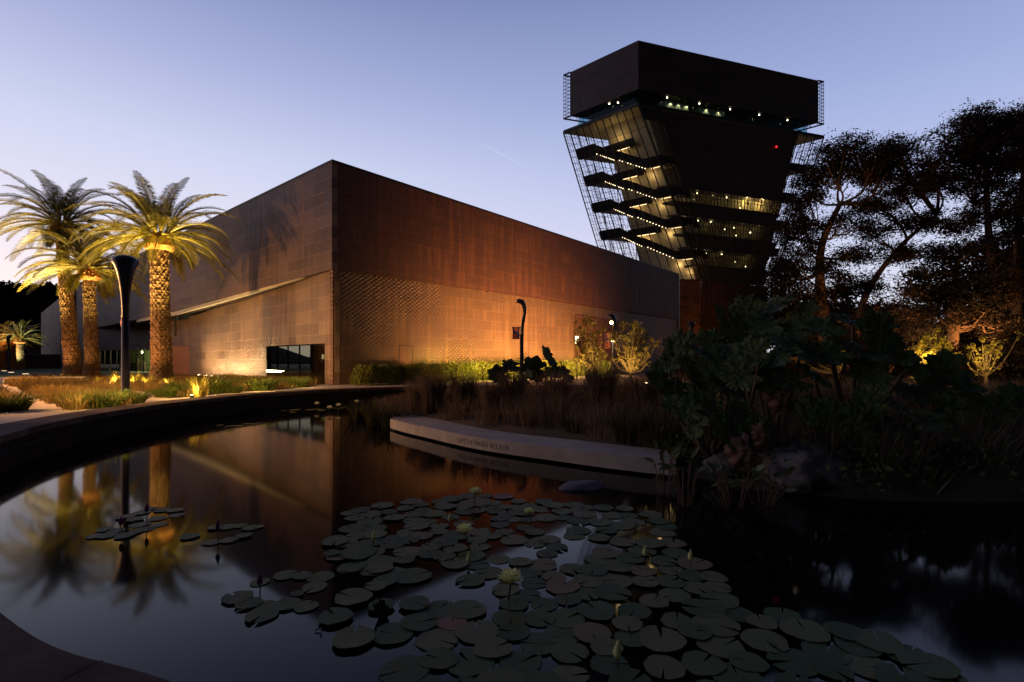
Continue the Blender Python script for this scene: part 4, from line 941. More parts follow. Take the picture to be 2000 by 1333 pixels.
# ---------------------------------------------------------------- hedge and shrubs by the north wall
def shrub(loc, rx, ry, h, n, lab, mat, seed, grp='clipped hedge shrubs along the north wall'):
    rs = np.random.default_rng(seed); root = empty('hedge_shrub', loc, math.atan2(DR.y, DR.x)); tag(root, lab, 'shrub', grp)
    d = rs.normal(size=(n,3)); d /= np.linalg.norm(d, axis=1)[:,None]; d[:,2] = np.abs(d[:,2]); rr = rs.uniform(.72,1.02,n)[:,None]
    lump = 1+0.10*np.sin(d[:,:1]*7+seed)*np.cos(d[:,1:2]*6+seed)
    sgn = np.sign(d)*np.abs(d)**0.62
    p = sgn*rr*lump*np.array([rx,ry,h*0.98]); 
    # upright sprays
    V, Fc = leafcloud(p, 0.085, rs, 0.55); V2 = []
    m = n//3; tip = p[:m]; up = np.stack([rs.normal(0,.03,m), rs.normal(0,.03,m), rs.uniform(.08,.22,m)],1); w3 = np.stack([rs.normal(0,1,m), rs.normal(0,1,m), np.zeros(m)],1); w3 = w3/np.linalg.norm(w3,axis=1)[:,None]*.018
    q = np.stack([tip-w3, tip+w3, tip+up+w3*.3, tip+up-w3*.3],1).reshape(-1,3); Fq2 = np.arange(m)[:,None]*4+np.array([[0,1,2,3]])+len(V)
    o = npbuild('foliage', np.concatenate([V,q]), np.concatenate([Fc,Fq2]), mat, root)
    b = MB()
    for k in range(5): a = k*1.26; b.tube([(0.1*math.cos(a),.1*math.sin(a),0),(rx*.5*math.cos(a),ry*.5*math.sin(a),h*.7)], [.03,.012], 5)
    b.build('stem', M['twig'], root); return root
hs = [(2.2,1.8,1.35,'dark rounded hedge shrub nearest the copper corner'),(5.2,1.8,1.4,'second dark hedge shrub along from the copper corner'),(8.2,1.8,1.45,'dark hedge shrub beside the gap where the wall lights begin'),
      (11.4,1.9,1.5,'hedge shrub turning yellow where the wall lights begin'),(14.4,1.9,1.55,'yellow lit hedge shrub left of the hooked lamp'),(17.5,1.9,1.65,'bright yellow hedge shrub just left of the hooked lamp post'),
      (20.6,1.9,1.65,'bright hedge shrub behind the hooked lamp post'),(23.8,1.9,1.6,'yellow hedge shrub just right of the hooked lamp post'),(27.2,1.9,1.6,'yellow hedge shrub left of the floodlit garden tree'),(30.8,1.9,1.6,'last lit hedge shrub under the floodlit garden tree')]
for k, (s, o_, h, lab) in enumerate(hs):
    shrub(C0+DR*s+NR*o_, 1.75, 0.95, h, 7000, lab, M['hedge'], 40+k)
for s, pw_, hh, of, c_ in ((6.3,200,0.4,0.7,ORANGE),(10.0,250,0.4,0.7,ORANGE),(14.0,250,0.4,0.7,ORANGE),(18.0,280,0.4,0.7,ORANGE),(22.5,300,0.4,0.7,ORANGE),(28.0,250,0.4,0.7,ORANGE)):
    spot(C0+DR*s+NR*(of)+Vector((0,0,hh)), C0+DR*s+NR*(0.0)+Vector((0,0,8.0)), pw_, c_, 130, 1.0, 0.3)
for s, pw_, z_ in ((8.0,2000,4.2),(12.5,6400,4.6),(16.5,5800,4.0),(20.5,6200,4.4),(24.5,5200,3.8),(29.5,3200,3)):
    spot(C0+DR*s+NR*8+Vector((0,0,.7)), C0+DR*(s+1)+Vector((0,0,z_+.6)), pw_*1.5, (1.0,.53,.18), 100, 1.0, 0.25)
for s in (9.5,11.5,14,17,20,23,26,29,32): spot(C0+DR*s+NR*5.2+Vector((0,0,1.9)), C0+DR*s+NR*1.6+Vector((0,0,.7)), 1700, (1,.80,.16), 85, 1.0, .1)
for s in (1344,): 
    q = Vector((*P(1400,0,80).xy, 0)); spot(q+Vector((0,0,.4)), P(1420,560,88), 1400, ORANGE, 120, 1.0, 0.4)
    spot(C0+DR*52+NR*2.5+Vector((0,0,.4)), C0+DR*53+Vector((0,0,9)), 260, ORANGE, 130, 1, 0.3)

# small garden trees, floodlit
def small_tree(loc, blobs, lab, mat, seed, n_leaf=55, grp='floodlit garden trees', lsz=0.085, name='garden_tree'):
    rs = np.random.default_rng(seed); r = random.Random(seed); root = empty(name, loc); tag(root, lab, 'tree', grp); loc = Vector(loc)
    b = MB(); lp = []; trunk_top = Vector((0,0,0.5)); b.tube([(0,0,0), (0.03,0,0.3), trunk_top], [0.09,0.08,0.06], 7)
    for (x, y, Y, rad, cnt) in blobs:
        c_ = P(x, y, Y)-loc
        for k in range(cnt):
            e = c_+Vector(rs.normal(size=3))*rad*0.62; m_ = trunk_top.lerp(e, 0.5)+Vector((r.uniform(-.1,.1), r.uniform(-.1,.1), -0.12*(e-trunk_top).length))
            pts_ = catmull([trunk_top, m_, e], 4); b.tube(pts_, [0.035*(1-i/len(pts_))+0.006 for i in range(len(pts_))], 4, False)
            for q in range(n_leaf):
                lp.append(np.array(e)+rs.normal(size=3)*rad*0.22)
            for q in range(n_leaf//2):
                pp = pts_[r.randint(3, len(pts_)-1)]; lp.append(np.array(pp)+rs.normal(size=3)*rad*0.12)
    b.build('trunk', M['twig'], root); V, Fc = leafcloud(np.array(lp), lsz, rs, 0.7); npbuild('crown', V, Fc, mat, root); return root
q = P(1163,0,37); q.z = 0.2
small_tree(q, [(1150,628,37,.55,8),(1135,650,37,.5,9),(1165,655,37,.5,6),(1150,675,37,.6,8),(1138,700,37,.4,6),(1170,690,37,.5,5),(1132,680,37,.3,4)], 'twiggy floodlit garden tree left of the lit lamp', M['shrub_dry'], 61, 42)
spot(q+Vector((-1.0,-1.2,0.1)), q+Vector((-.4,0,3)), 1500, YEL, 110, 1, .1)
q = P(1232,0,38); q.z = 0.2
small_tree(q, [(1205,655,38,.6,9),(1230,640,38,.6,9),(1255,655,38,.6,9),(1235,680,38,.7,9),(1210,690,38,.5,6),(1262,690,38,.5,6),(1280,668,38,.4,5),(1248,705,38,.5,5)], 'broad floodlit garden tree right of the lit lamp', M['shrub_dry'], 62, 48)
spot(q+Vector((-.8,-1.6,0.2)), q+Vector((0,0,3.2)), 1300, WARM, 120, 1, .1); point(P(1262,712,36), 22, WARM, .1)
q = P(1820,0,24); q.z = 0.3
small_tree(q, [(1800,672,24,.35,8),(1822,660,24,.3,7),(1836,682,24,.35,8),(1812,692,24,.35,7),(1790,690,24,.2,4),(1848,668,24,.2,4)], 'glowing yellow leafed shrub under the dark trees at right', M['leaf_bright'], 63, 36, lsz=.085, grp='floodlit shrubs under the trees')
point(P(1815,700,23.2), 260, YEL, .1)
q = P(1925,0,25); q.z = 0.3
small_tree(q, [(1915,672,25,.45,6),(1935,685,25,.35,6),(1900,690,25,.4,5),(1945,668,25,.4,5)], 'sparser glowing shrub at far right with bare twigs', M['leaf_bright'], 64, 12, lsz=.085, grp='floodlit shrubs under the trees')
point(P(1930,698,24.3), 110, YEL, .1)
q = P(1796,0,19); q.z = 0.2
small_tree(q, [(1796,728,19,.16,5),(1790,738,19,.14,4)], 'tiny glowing shrub below the yellow leafed one', M['leaf_bright'], 65, 30, lsz=.07, grp='floodlit shrubs under the trees'); point(P(1796,742,18.6), 14, YEL, .05)
q = P(1635,0,26); q.z = 0.4
small_tree(q, [(1520,672,26,.22,5),(1540,680,26,.18,4),(1575,682,26,.16,4),(1640,684,26,.2,5)], 'small rust and yellow lit shrub glimpsed between the big leaves', M['leaf_bright'], 66, 26, lsz=.07, grp='floodlit shrubs under the trees'); point(P(1522,690,25.5), 30, ORANGE, .05); point(P(1640,694,25.5), 16, YEL, .05)

# ---------------------------------------------------------------- big trees at right
def big_tree(trunk_px, Y, w0, blobs, lab, mat, seed, dens=1.0, kind='broadleaf_tree', bark='bark', leaf=0.135):
    rs = np.random.default_rng(seed); r = random.Random(seed)
    tp_ = [P(x, y, Y) for x, y in trunk_px]; base = Vector((tp_[0].x, tp_[0].y, 0)); tp_[0] = base.copy()
    root = empty(kind, base); tag(root, lab, 'tree', 'tall trees right of the tower'); loc = base
    tk = [p-loc for p in catmull(tp_, 6)]; b = MB(); n = len(tk); rad = [w0*(1-0.7*i/n) for i in range(n)]; b.tube(tk, rad, 10)
    lp = []
    for (x, y, rx, ry, dY) in blobs:
        c_ = P(x, y, Y+dY)-loc; ax, az = rx/FX*Y, ry/FX*Y
        st = min(tk, key=lambda p: (p-c_).length + max(0, p.z-c_.z)*2.0 + 0*p.z); m_ = st.lerp(c_, .5)+Vector((r.uniform(-.8,.8), r.uniform(-.8,.8), r.uniform(-1.2,.2)))
        br_ = catmull([st, m_, c_], 6); L_ = (c_-st).length; r0 = min(w0*.45, 0.05+L_*0.022); b.tube(br_, [r0*(1-.75*i/len(br_)) for i in range(len(br_))], 6, False)
        ax *= 1.3; az *= 1.3; k_ = max(12, int(ax*az*10*dens))
        for k in range(k_):
            d = rs.normal(size=3); d /= np.linalg.norm(d); d *= rs.random()**0.4; e = c_+Vector((d[0]*ax, d[1]*(ax+az)*.5, d[2]*az))
            s0 = br_[r.randint(len(br_)//2, len(br_)-1)]; mm2 = s0.lerp(e, .5)+Vector((r.uniform(-.3,.3), r.uniform(-.3,.3), -.25))
            tb_ = catmull([s0, mm2, e], 3); b.tube(tb_, [0.05*(1-i/len(tb_))+.012 for i in range(len(tb_))], 4, False)
            nl = 120; sz = rs.uniform(.5,1.0)
            for q_ in range(2): e2 = e+Vector((rs.normal()*.5, rs.normal()*.5, abs(rs.normal())*.4)); b.tube([mm2.lerp(e,.7), e2], [.03,.01], 3, False)
            off_ = rs.normal(size=(nl,3))*np.array([sz*.7, sz*.7, sz*.42]); lp.append(np.array(e)+off_)
    b.build('trunk', M[bark], root); V, Fc = leafcloud(np.concatenate(lp), leaf, rs, .6, .3); npbuild('crown', V, Fc, mat, root); return root
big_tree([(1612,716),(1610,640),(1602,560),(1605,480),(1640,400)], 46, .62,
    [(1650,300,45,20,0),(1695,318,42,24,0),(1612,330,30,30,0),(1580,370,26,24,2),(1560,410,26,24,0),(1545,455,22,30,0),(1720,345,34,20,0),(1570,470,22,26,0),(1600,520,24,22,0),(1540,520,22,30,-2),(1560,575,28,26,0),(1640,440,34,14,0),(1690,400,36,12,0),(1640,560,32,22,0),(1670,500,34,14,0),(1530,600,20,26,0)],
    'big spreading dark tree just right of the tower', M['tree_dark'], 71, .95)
big_tree([(1660,712),(1672,640),(1700,560),(1760,480),(1830,420)], 50, .42,
    [(1755,285,36,16,0),(1735,310,30,20,0),(1790,320,40,20,0),(1760,370,44,20,0),(1720,400,36,16,0),(1820,360,36,20,0),(1700,450,40,14,0),(1770,440,40,14,0),(1740,500,40,14,0),(1690,560,34,18,0),(1830,430,36,16,0),(1790,490,34,14,0)],
    'slender gum tree with long slanting branches between two darker trees', M['tree_red'], 72, .75)
big_tree([(1952,716),(1950,640),(1938,540),(1930,440),(1925,330)], 44, .5,
    [(1920,228,44,16,0),(1880,262,46,20,0),(1950,262,44,24,0),(1905,310,52,24,0),(1860,300,34,20,0),(1960,330,40,26,0),(1900,370,46,22,0),(1850,345,32,18,0),(1960,400,40,24,0),(1890,430,40,20,0),(1930,480,40,18,0)],
    'tallest tree in the group with a domed crown at right', M['tree_red'], 73, .85)
big_tree([(1990,716),(1985,600),(1990,450),(2000,320)], 48, .5,
    [(1990,245,34,26,0),(2020,260,40,40,0),(1995,310,34,24,0),(2010,380,40,30,0),(1990,450,34,24,0),(2010,520,40,30,0),(1975,560,26,20,0)],
    'tree cut by the right edge of the view', M['tree_red'], 74, .9)
big_tree([(1860,716),(1862,640),(1866,560),(1870,500)], 36, .4,
    [(1870,500,36,22,0),(1830,530,44,16,0),(1900,545,46,20,0),(1850,575,54,18,0),(1790,570,34,12,0),(1930,590,40,18,0),(1870,615,58,16,0),(1800,610,34,14,0),(1950,630,40,18,0)],
    'dense dark conifer with layered branches under the gum trees', M['tree_dark'], 75, 1.1, 'conifer_tree')
big_tree([(1740,716),(1742,660),(1745,600)], 40, .3,
    [(1740,610,40,18,0),(1700,630,34,16,0),(1780,640,38,16,0),(1730,660,44,14,0),(1680,660,28,14,0),(1800,672,30,12,0)],
    'low dark spreading tree in the gap below the gum branches', M['tree_dark'], 76, 1.2)
big_tree([(1528,712),(1527,640),(1528,570),(1530,540)], 40, .14,
    [(1505,560,22,26,0),(1530,540,22,22,0),(1520,610,22,26,0),(1555,630,24,22,0),(1490,625,16,24,0),(1575,600,20,20,0)],
    'thin dark tree in front of the tower foot', M['tree_dark'], 77, .8)
for x, w_ in ((2050,60),(2120,60),(1960,60),(1880,60)):
    pass
# understorey behind the big leaves: dark shrubs
us_ = [(1400,670,30,20,34),(1460,660,34,22,34),(1570,690,36,20,28),(1640,670,40,20,30),(1720,690,44,18,30),(1870,700,44,18,27),(1960,700,44,20,26),(1990,660,30,20,32),(1780,650,44,16,33),(1340,690,26,16,30)]
for k, (x, y, rx, ry, Y) in enumerate(us_):
    labs = ['leftmost dark shrub in front of the tower foot','dark shrub beside the tower foot','dark shrub under the spreading tree','dark shrub behind the tall leaf stalk','dark shrub below the low spreading tree','dark shrub between the two glowing shrubs','dark shrub at the right edge behind the glowing twigs','dark shrub high at the right edge','dark shrub above the glowing yellow one','low dark shrub near the museum end']
    q = P(x, y, Y); rs = np.random.default_rng(90+k); root = empty('dark_shrub', (q.x, q.y, 0)); tag(root, labs[k], 'shrub', 'dark shrubs under the trees')
    ax, az = rx/FX*Y*1.3, ry/FX*Y*1.5; lp = []
    for j in range(30): e = rs.normal(size=3)*np.array([ax*.5, ax*.4, az*.45])+np.array([0,0,max(.5,q.z-.2)]); lp.append(e+rs.normal(size=(90,3))*.22)
    for j in range(25): e = rs.normal(size=3)*np.array([ax*.5, ax*.4, .25])+np.array([0,0,.5]); lp.append(e+rs.normal(size=(90,3))*.25)
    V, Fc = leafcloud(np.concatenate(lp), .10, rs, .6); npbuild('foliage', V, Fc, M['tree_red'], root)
    b = MB(); b.tube([(0,0,0),(0.1,0,max(.5,q.z-.4))], [.06,.03], 6); b.build('stem', M['twig'], root)
# warm light thrown up into the trees by the garden lamps
spot(P(1700,712,34), P(1700,500,46), 5000, ORANGE, 120, 1, .3); spot(P(1950,712,33), P(1940,450,44), 6000, ORANGE, 110, 1, .3); spot(P(1830,712,30), P(1850,560,38), 1800, WARM, 110, 1, .3)

# ---------------------------------------------------------------- island bed, stone bench
ISL = [(-6.0,21.5),(-5.6,19.6),(-4.9,17.6),(-3.3,16.6),(-1.7,14.9),(0.1,13.0),(1.4,11.9),(2.9,10.7),(3.4,9.6),(4.2,8.6),(5.6,8.0),(7.5,7.8),(9.0,8.2),(12,9.0),(17,10),(20.5,12),(20.5,18),(19,24),(14,28.5),(7,30.8),(0,30.8),(-4.5,29.5),(-5.6,25)]
def isl_d(x, y):
    best = 1e9
    for i in range(len(ISL)):
        a, c_ = ISL[i-1], ISL[i]; dx, dy = c_[0]-a[0], c_[1]-a[1]; t_ = max(0, min(1, ((x-a[0])*dx+(y-a[1])*dy)/(dx*dx+dy*dy)))
        best = min(best, math.hypot(x-a[0]-dx*t_, y-a[1]-dy*t_))
    return best if in_poly(x, y, ISL) else -best
def isl_z(x, y):
    d = isl_d(x, y); k = min(max((d+0.5)/0.9, 0), 1); k = k*k*(3-2*k)
    return -1.0+k*0.72 + (min(max(d/4.5, 0), 1))*0.55*(1-0.6*min(max((y-17)/4, 0), 1)) + 0.05*noise.noise(Vector((x,y,0)))
b = MB(); rw = []; nx_, ny_ = 96, 84
for j in range(ny_): rw.append([Vector((x_, y_, isl_z(x_, y_))) for x_, y_ in [(-7.5+30*i/(nx_-1), 6.6+24.6*j/(ny_-1)) for i in range(nx_)]])
b.rows(rw); tag(b.build('planting_mound', M['soil'], None, True), kind='structure')
bf = [G(x, y, -0.25) for x, y in ((762,818.5),(795,827),(830,834),(887,846),(944,856),(1007,864.5),(1070,872),(1155,882.5),(1239,891.6),(1320,899))]
front = catmull(bf, 8)
bb_ = [G(x, y, -0.25) for x, y in ((772,812.5),(793,810),(817,812),(882,825),(935,836),(992,845),(1040,851),(1090,856),(1160,864),(1233,872),(1310,880))]
back = catmull(bb_, 8)
def resample(pl, n):
    L_ = [0]
    for a, c_ in zip(pl, pl[1:]): L_.append(L_[-1]+(c_-a).length)
    out = []
    for i in range(n):
        s = L_[-1]*i/(n-1); k = 0
        while k < len(L_)-2 and L_[k+1] < s: k += 1
        out.append(pl[k].lerp(pl[k+1], (s-L_[k])/max(1e-9, L_[k+1]-L_[k])))
    return out
NS = 60; fr2, bk2 = resample(front, NS), resample(back, NS)
sb = empty('stone_bench', (0, 12.6, WZ)); tag(sb, 'long curved pale stone bench with an engraved inscription at the water edge', 'bench')
jn = min(range(NS), key=lambda i: abs((fr2[i].x/fr2[i].y)-(944-1000)/FX))
for (i0, i1) in ((0, jn), (jn, NS-1)):
    F_, K_ = fr2[i0:i1+1], bk2[i0:i1+1]
    if i0: F_ = [F_[0].lerp(F_[1], .04)]+F_[1:]; K_ = [K_[0].lerp(K_[1], .04)]+K_[1:]
    b = MB(); z0, z1 = WZ+0.055, -0.25
    rws = [at_z(F_, z0), at_z(F_, z1-.012), [p.lerp(q, .012)+Vector((0,0,0)) for p, q in zip(at_z(F_, z1), at_z(K_, z1))], at_z(K_, z1), at_z(K_, z0)]
    b.rows(rws); b.rows([at_z(K_, z0), at_z(F_, z0)])
    for e in (0, -1): b.f.append(tuple(len(b.v)+q for q in range(len(rws)))); b.v += [tuple(r_[e]) for r_ in rws]
    o = b.build('stone_slab', M['stone'], sb); o.location = -Vector(sb.location)
b = MB()
ins = [p.lerp(q, .22) for p, q in zip(fr2, bk2)]; b.rows([at_z(ins, -1.3), at_z(ins, WZ+.055)]); o = b.build('plinth', M['joint_dark'], sb); o.location = -Vector(sb.location)
# inscription, bent along the front face
cu = bpy.data.curves.new('inscription', 'FONT'); cu.body = 'GIFT OF MARIA BECKER'; cu.size = 0.17; cu.extrude = 0.004; cu.space_character = 1.12
to = bpy.data.objects.new('inscription_src', cu); COL.objects.link(to); bpy.context.view_layer.update()
me = bpy.data.meshes.new_from_object(to.evaluated_get(bpy.context.evaluated_depsgraph_get())); bpy.data.objects.remove(to, do_unlink=True)
xs = [v.co.x for v in me.vertices]; x0, x1 = min(xs), max(xs)
Lc = [0]
for a, c_ in zip(fr2, fr2[1:]): Lc.append(Lc[-1]+(c_-a).length)
def s_at(px_):
    k = (px_-1000)/FX; i = min(range(NS), key=lambda i: abs(fr2[i].x/fr2[i].y-k)); return Lc[i]
sa, sb_ = s_at(892), s_at(999)
for v in me.vertices:
    s = sa+(sb_-sa)*(v.co.x-x0)/(x1-x0); k = 0
    while k < NS-2 and Lc[k+1] < s: k += 1
    p = fr2[k].lerp(fr2[k+1], (s-Lc[k])/(Lc[k+1]-Lc[k])); t_ = (fr2[k+1]-fr2[k]).normalized(); n_ = Vector((t_.y, -t_.x, 0)); n_ = n_ if n_.y < 0 else -n_
    zz = v.co.y*0.95*((sb_-sa)/(x1-x0))**0.0 - 0.48+.02; p = p+n_*(0.002+v.co.z*0.5); v.co = (p.x, p.y-12.6, zz-WZ)
me.materials.append(M['engrave']); o = bpy.data.objects.new('lettering', me); COL.objects.link(o); o.parent = sb

# brown grasses on the island
def isl_points(n, cond, rs, sc_=(.7,1.2)):
    out = []
    while len(out) < n:
        x, y = rs.uniform(-6, 20.5), rs.uniform(8, 30.5)
        if in_poly(x, y, ISL) and cond(x, y): out.append((x, y, isl_z(x, y), rs.uniform(*sc_)*(1 if y < 18.5 else .45)))
    return out
def pxl(x, y): return 1000+x/y*FX
def clear(x, y):
    # keep blades behind the bench
    return isl_d(x, y) > 0.35
stuff('grass', 'dark brown feathery grass covering the bank behind the stone bench', 'grass', isl_points(900, lambda x, y: clear(x,y) and pxl(x,y) < 1330, rng), 62, .4, 1.0, .3, .7, .012, M['grass_brown'], rng)
stuff('grass', 'dark grass on the bank among the big leaves at right', 'grass', isl_points(900, lambda x, y: clear(x,y) and pxl(x,y) >= 1330, rng), 50, .4, .95, .3, .7, .012, M['grass_brown'], rng)
for k, (x, Y, s, lab) in enumerate(((845,17.5,1.25,'tall dark brown grass plume behind the left part of the bench'),(905,17,1.2,'tall brown grass plume left of the broad leaves'),(1000,16.5,1.15,'tall brown grass plume below the hooked lamp'),(1175,15,1.35,'tallest brown grass plume below the lit lamp'),(1085,15.5,1.1,'brown grass plume behind the bench joint'),(960,15.5,1.0,'feathery grass plume just behind the inscription'),(1260,13.5,1.05,'brown grass plume by the right end of the bench'),(815,18,1.0,'short grass plume at the left end of the bank'))):
    rs = np.random.default_rng(200+k); q = Vector(((x-1000)/FX*Y, Y, 0)); q.z = isl_z(q.x, q.y)
    V, Fc = blades([(0,0,0,1)], 650, .7, 1.15, .26, .42, .012, rs); o = npbuild('grass_plume', V, Fc, M['grass_brown']); o.location = q; o.scale = (s,s,s*1.15); tag(o, lab, 'grass', 'tall brown grass plumes on the bank')
for k, (x, Y, s, lab) in enumerate(((738,17.3,1.15,'reed clump at the left tip of the bank'),(765,16.8,1.0,'reed clump touching the left end of the bench'),(700,19.2,1.0,'reed clump farthest left in the water'),(1225,11.4,.9,'reed clump behind the right part of the bench'),(1120,12.8,.6,'low tuft creeping over the bench top'),(1290,10.8,1.0,'reed clump by the water plants'))):
    rs = np.random.default_rng(300+k); q = Vector(((x-1000)/FX*Y, Y, 0)); q.z = max(isl_z(q.x, q.y), WZ-.05)
    V, Fc = blades([(0,0,0,1)], 150, .6, 1.0, .3, .9, .028, rs); o = npbuild('reed_clump', V, Fc, M['reed']); o.location = q; o.scale = (s,)*3; tag(o, lab, 'reeds', 'reed clumps at the water edge')
point(P(1285,745,14.5)+Vector((0,0,.2)), 16, WARM, .1)
uplight(P(1262,758,14.0)*1, 'small garden light in the grass behind the bench', d=.05)

# ---------------------------------------------------------------- gunnera
def gun_mesh(seed, dry=False):
    r = random.Random(seed); V = []; nr, na = 9, 72; lob = 7
    for i in range(nr+1):
        s = i/nr
        for j in range(na):
            a = 2*math.pi*j/na; gap = 1-0.92*math.exp(-((min(a, 2*math.pi-a))/0.16)**2)
            env = (0.74+0.26*abs(math.cos(a*lob/2+seed))**0.55)*(1+0.05*math.sin(a*23+seed)+0.05*r.uniform(-1,1)*(s > .9))
            rad = s*(1-(1-env*gap)*s**1.4); x, y = math.cos(a)*rad, math.sin(a)*rad
            rib = abs(math.sin(a*lob/2+seed)); z = 0.22*s*s*(1.0 if not dry else -1.6)-0.10*s*rib - .25*max(0,s-.75)*(1 if j%3 else 2.2) + 0.06*noise.noise(Vector((x*4+seed,y*4,0))) + 0.03*noise.noise(Vector((x*11,y*11,seed)))
            if dry: z += .25*noise.noise(Vector((x*3,y*3,seed)))
            V.append((x, y, z))
    b = MB(); b.v = V
    for i in range(nr):
        for j in range(na): q = (j+1)%na; b.f.append((i*na+j, i*na+q, (i+1)*na+q, (i+1)*na+j))
    return b
gms = [gun_mesh(s).mesh('leaf', M['gunnera'], False) for s in (1,2,3,4)]; gdry = gun_mesh(5, True).mesh('leaf', M['gunnera_dry'], True)
def gunnera(name_px, Yb, leaves, lab):
    base = P(name_px, 0, Yb); base.z = isl_z(base.x, base.y)-.05; root = empty('gunnera_plant', base); tag(root, lab, 'plant', 'giant-leaved plants on the bank')
    for k, (x, y, Y, s, tilt, az, *dry) in enumerate(leaves):
        p = P(x, y, Y)-base; me_ = gdry if dry else gms[(k+int(x))%4]
        o = bpy.data.objects.new('leaf', me_); COL.objects.link(o); o.parent = root; o.location = p; o.scale = (s,)*3
        o.rotation_euler = (R(tilt), 0, R(az)); 
        m_ = Vector((p.x*.55+random.uniform(-.15,.15), p.y*.55, p.z*.45)); st = MB(); pts_ = catmull([(0,0,0), m_, p], 6); st.tube(pts_, [0.05*(1-i/len(pts_)*.5) for i in range(len(pts_))], 7)
        so = st.build('stalk', M['stalk'], root, True)
        if dry: o['label'] = 'withered brown leaf'
def rnd_leaves(spec, seed):
    r = random.Random(seed); out = []
    for (x, y, Y, s) in spec: out.append((x, y, Y, s*r.uniform(.9,1.1), r.uniform(28,75), r.uniform(-40,40)+r.choice((0,0,25,-25))))
    return out
gunnera(1460, 12.5, rnd_leaves([(1410,622,12.6,.42),(1460,605,12.8,.5),(1515,598,12.8,.5),(1570,618,12.6,.46),(1435,650,12.2,.45),(1490,640,12.2,.5),(1545,648,12,.48),(1390,668,12,.4)], 1), 'tallest giant-leaved plant rising in front of the tower foot')
gunnera(1380, 11, rnd_leaves([(1330,680,11,.4),(1368,690,10.8,.42),(1305,712,11,.38),(1350,730,10.6,.42),(1400,715,10.5,.45),(1320,765,10.6,.38),(1380,770,10.3,.42),(1430,690,10.7,.42),(1290,740,11,.34),(1425,752,10.3,.4),(1355,800,10.3,.34)], 2), 'leftmost giant-leaved plant at the end of the bench')
gunnera(1520, 10, rnd_leaves([(1470,690,10.2,.46),(1520,700,10,.48),(1565,685,10,.5),(1490,735,9.8,.42),(1545,745,9.6,.42),(1450,730,9.8,.4),(1520,665,10.4,.46)], 3) + [(1432,850,8.9,.36,55,20), (1478,848,8.8,.34,60,-10), (1498,852,8.6,.25,75,30,1), (1460,880,8.6,.34,70,0,1), (1530,770,9.6,.36,60,20,1)], 'giant-leaved plant over the boulder with withered brown leaves')
gunnera(1650, 10, rnd_leaves([(1610,640,10.5,.5),(1665,632,10.5,.52),(1720,648,10.2,.48),(1620,690,10,.5),(1680,688,9.8,.5),(1740,690,10,.48),(1780,712,9.8,.4),(1700,728,9.6,.46),(1590,735,9.6,.42)], 4) + [(1630,815,9.0,.38,62,0),(1672,835,8.9,.42,68,-15),(1710,815,9.0,.36,60,20),(1590,805,9.2,.34,55,-20)], 'largest giant-leaved plant with an umbrella of leaves above the boulder')
gunnera(1830, 11, rnd_leaves([(1800,735,11,.42),(1850,720,11,.42),(1880,750,10.8,.4),(1830,770,10.6,.42),(1780,770,10.4,.38)], 5), 'rightmost giant-leaved plant half lost in shade')
gunnera(1068, 21, rnd_leaves([(1045,722,21,.6),(1000,716,21,.55),(1085,728,20.5,.55),(975,732,20.5,.5),(1105,732,20.5,.5),(1025,742,20.3,.5)], 6) + [(1072,698,21,.55,60,60)], 'small group of giant leaves silhouetted before the lit hedge')
gunnera(1740, 9.2, rnd_leaves([(1700,785,9.0,.36),(1760,800,8.9,.38),(1810,825,8.8,.36),(1740,835,8.7,.33),(1860,800,9.2,.36),(1790,860,8.7,.3)], 8), 'low giant-leaved plant spilling over the dark boulder')
gunnera(1400, 9.6, rnd_leaves([(1345,805,9.5,.3),(1390,800,9.4,.32),(1360,835,9.3,.28),(1410,830,9.1,.3),(1315,790,9.8,.28),(1450,805,9.4,.32)], 9), 'low giant-leaved plant just behind the broad-leaved water plants')
gunnera(1920, 10.5, rnd_leaves([(1900,790,10.3,.38),(1950,800,10.2,.4),(1985,775,10.5,.4),(1930,835,9.8,.34)], 10), 'giant-leaved plant in deep shade at the right edge')
# tall thin stalk
st = empty('flower_stalk', G(1434,905,-.3)); tag(st, 'single tall dry flower stalk leaning in front of the big leaves', 'plant')
a = G(1434,905,-.3); e = P(1479,722,a.y+.1)-a; b = MB(); b.tube(catmull([(0,0,0), e*.5+Vector((.02,0,0)), e], 6), [.012]*12+[.009], 6); b.build('stem', M['gunnera_dry'], st)
b = MB(); b.tube([e, e+Vector((.01,0,.06)), e+Vector((.015,0,.13))], [.012,.03,.012], 6); b.build('seed_head', M['gunnera_dry'], st)

# ---------------------------------------------------------------- rocks
def rock(loc, sx, sy, sz, lab, mat, seed, rot=0, low=0):
    b = MB(); n, m = 22, 34; rw = []
    for i in range(n+1):
        a = -math.pi/2+math.pi*i/n; row = []
        for j in range(m):
            t_ = 2*math.pi*j/m; v = Vector((math.cos(a)*math.cos(t_), math.cos(a)*math.sin(t_), math.sin(a)))
            k = 1+.20*noise.noise(v*1.3+Vector((seed,0,0)))+.10*noise.noise(v*3.1+Vector((seed,9,0)))+.03*noise.noise(v*8)
            row.append(Vector((v.x*sx*k, v.y*sy*k, v.z*sz*k)))
        rw.append(row)
    b.rows(rw, True); o = b.build('boulder', mat, None, True); o.location = loc; o.rotation_euler = (0,0,rot); tag(o, lab, 'rock'); return o
t = NT('lichen_rock'); n1 = t.noise(t.obj(), 3, 5); n2 = t.noise(t.obj(), 7, 6, .7); c1 = t.ramp(n1, [(.42,(.03,.022,.024)),(.55,(.15,.12,.11))])
mk = t.new('ShaderNodeMapRange', {0: n2, 1: .60, 2: .66}).outputs[0]; mxx = t.new('ShaderNodeMix', {0: mk, 6: c1, 7: (.30,.30,.14,1)}, data_type='RGBA'); t.col(mxx.outputs[2]); t.bump(n2, 1.0, .05); M['lichen'] = t.p(.9)
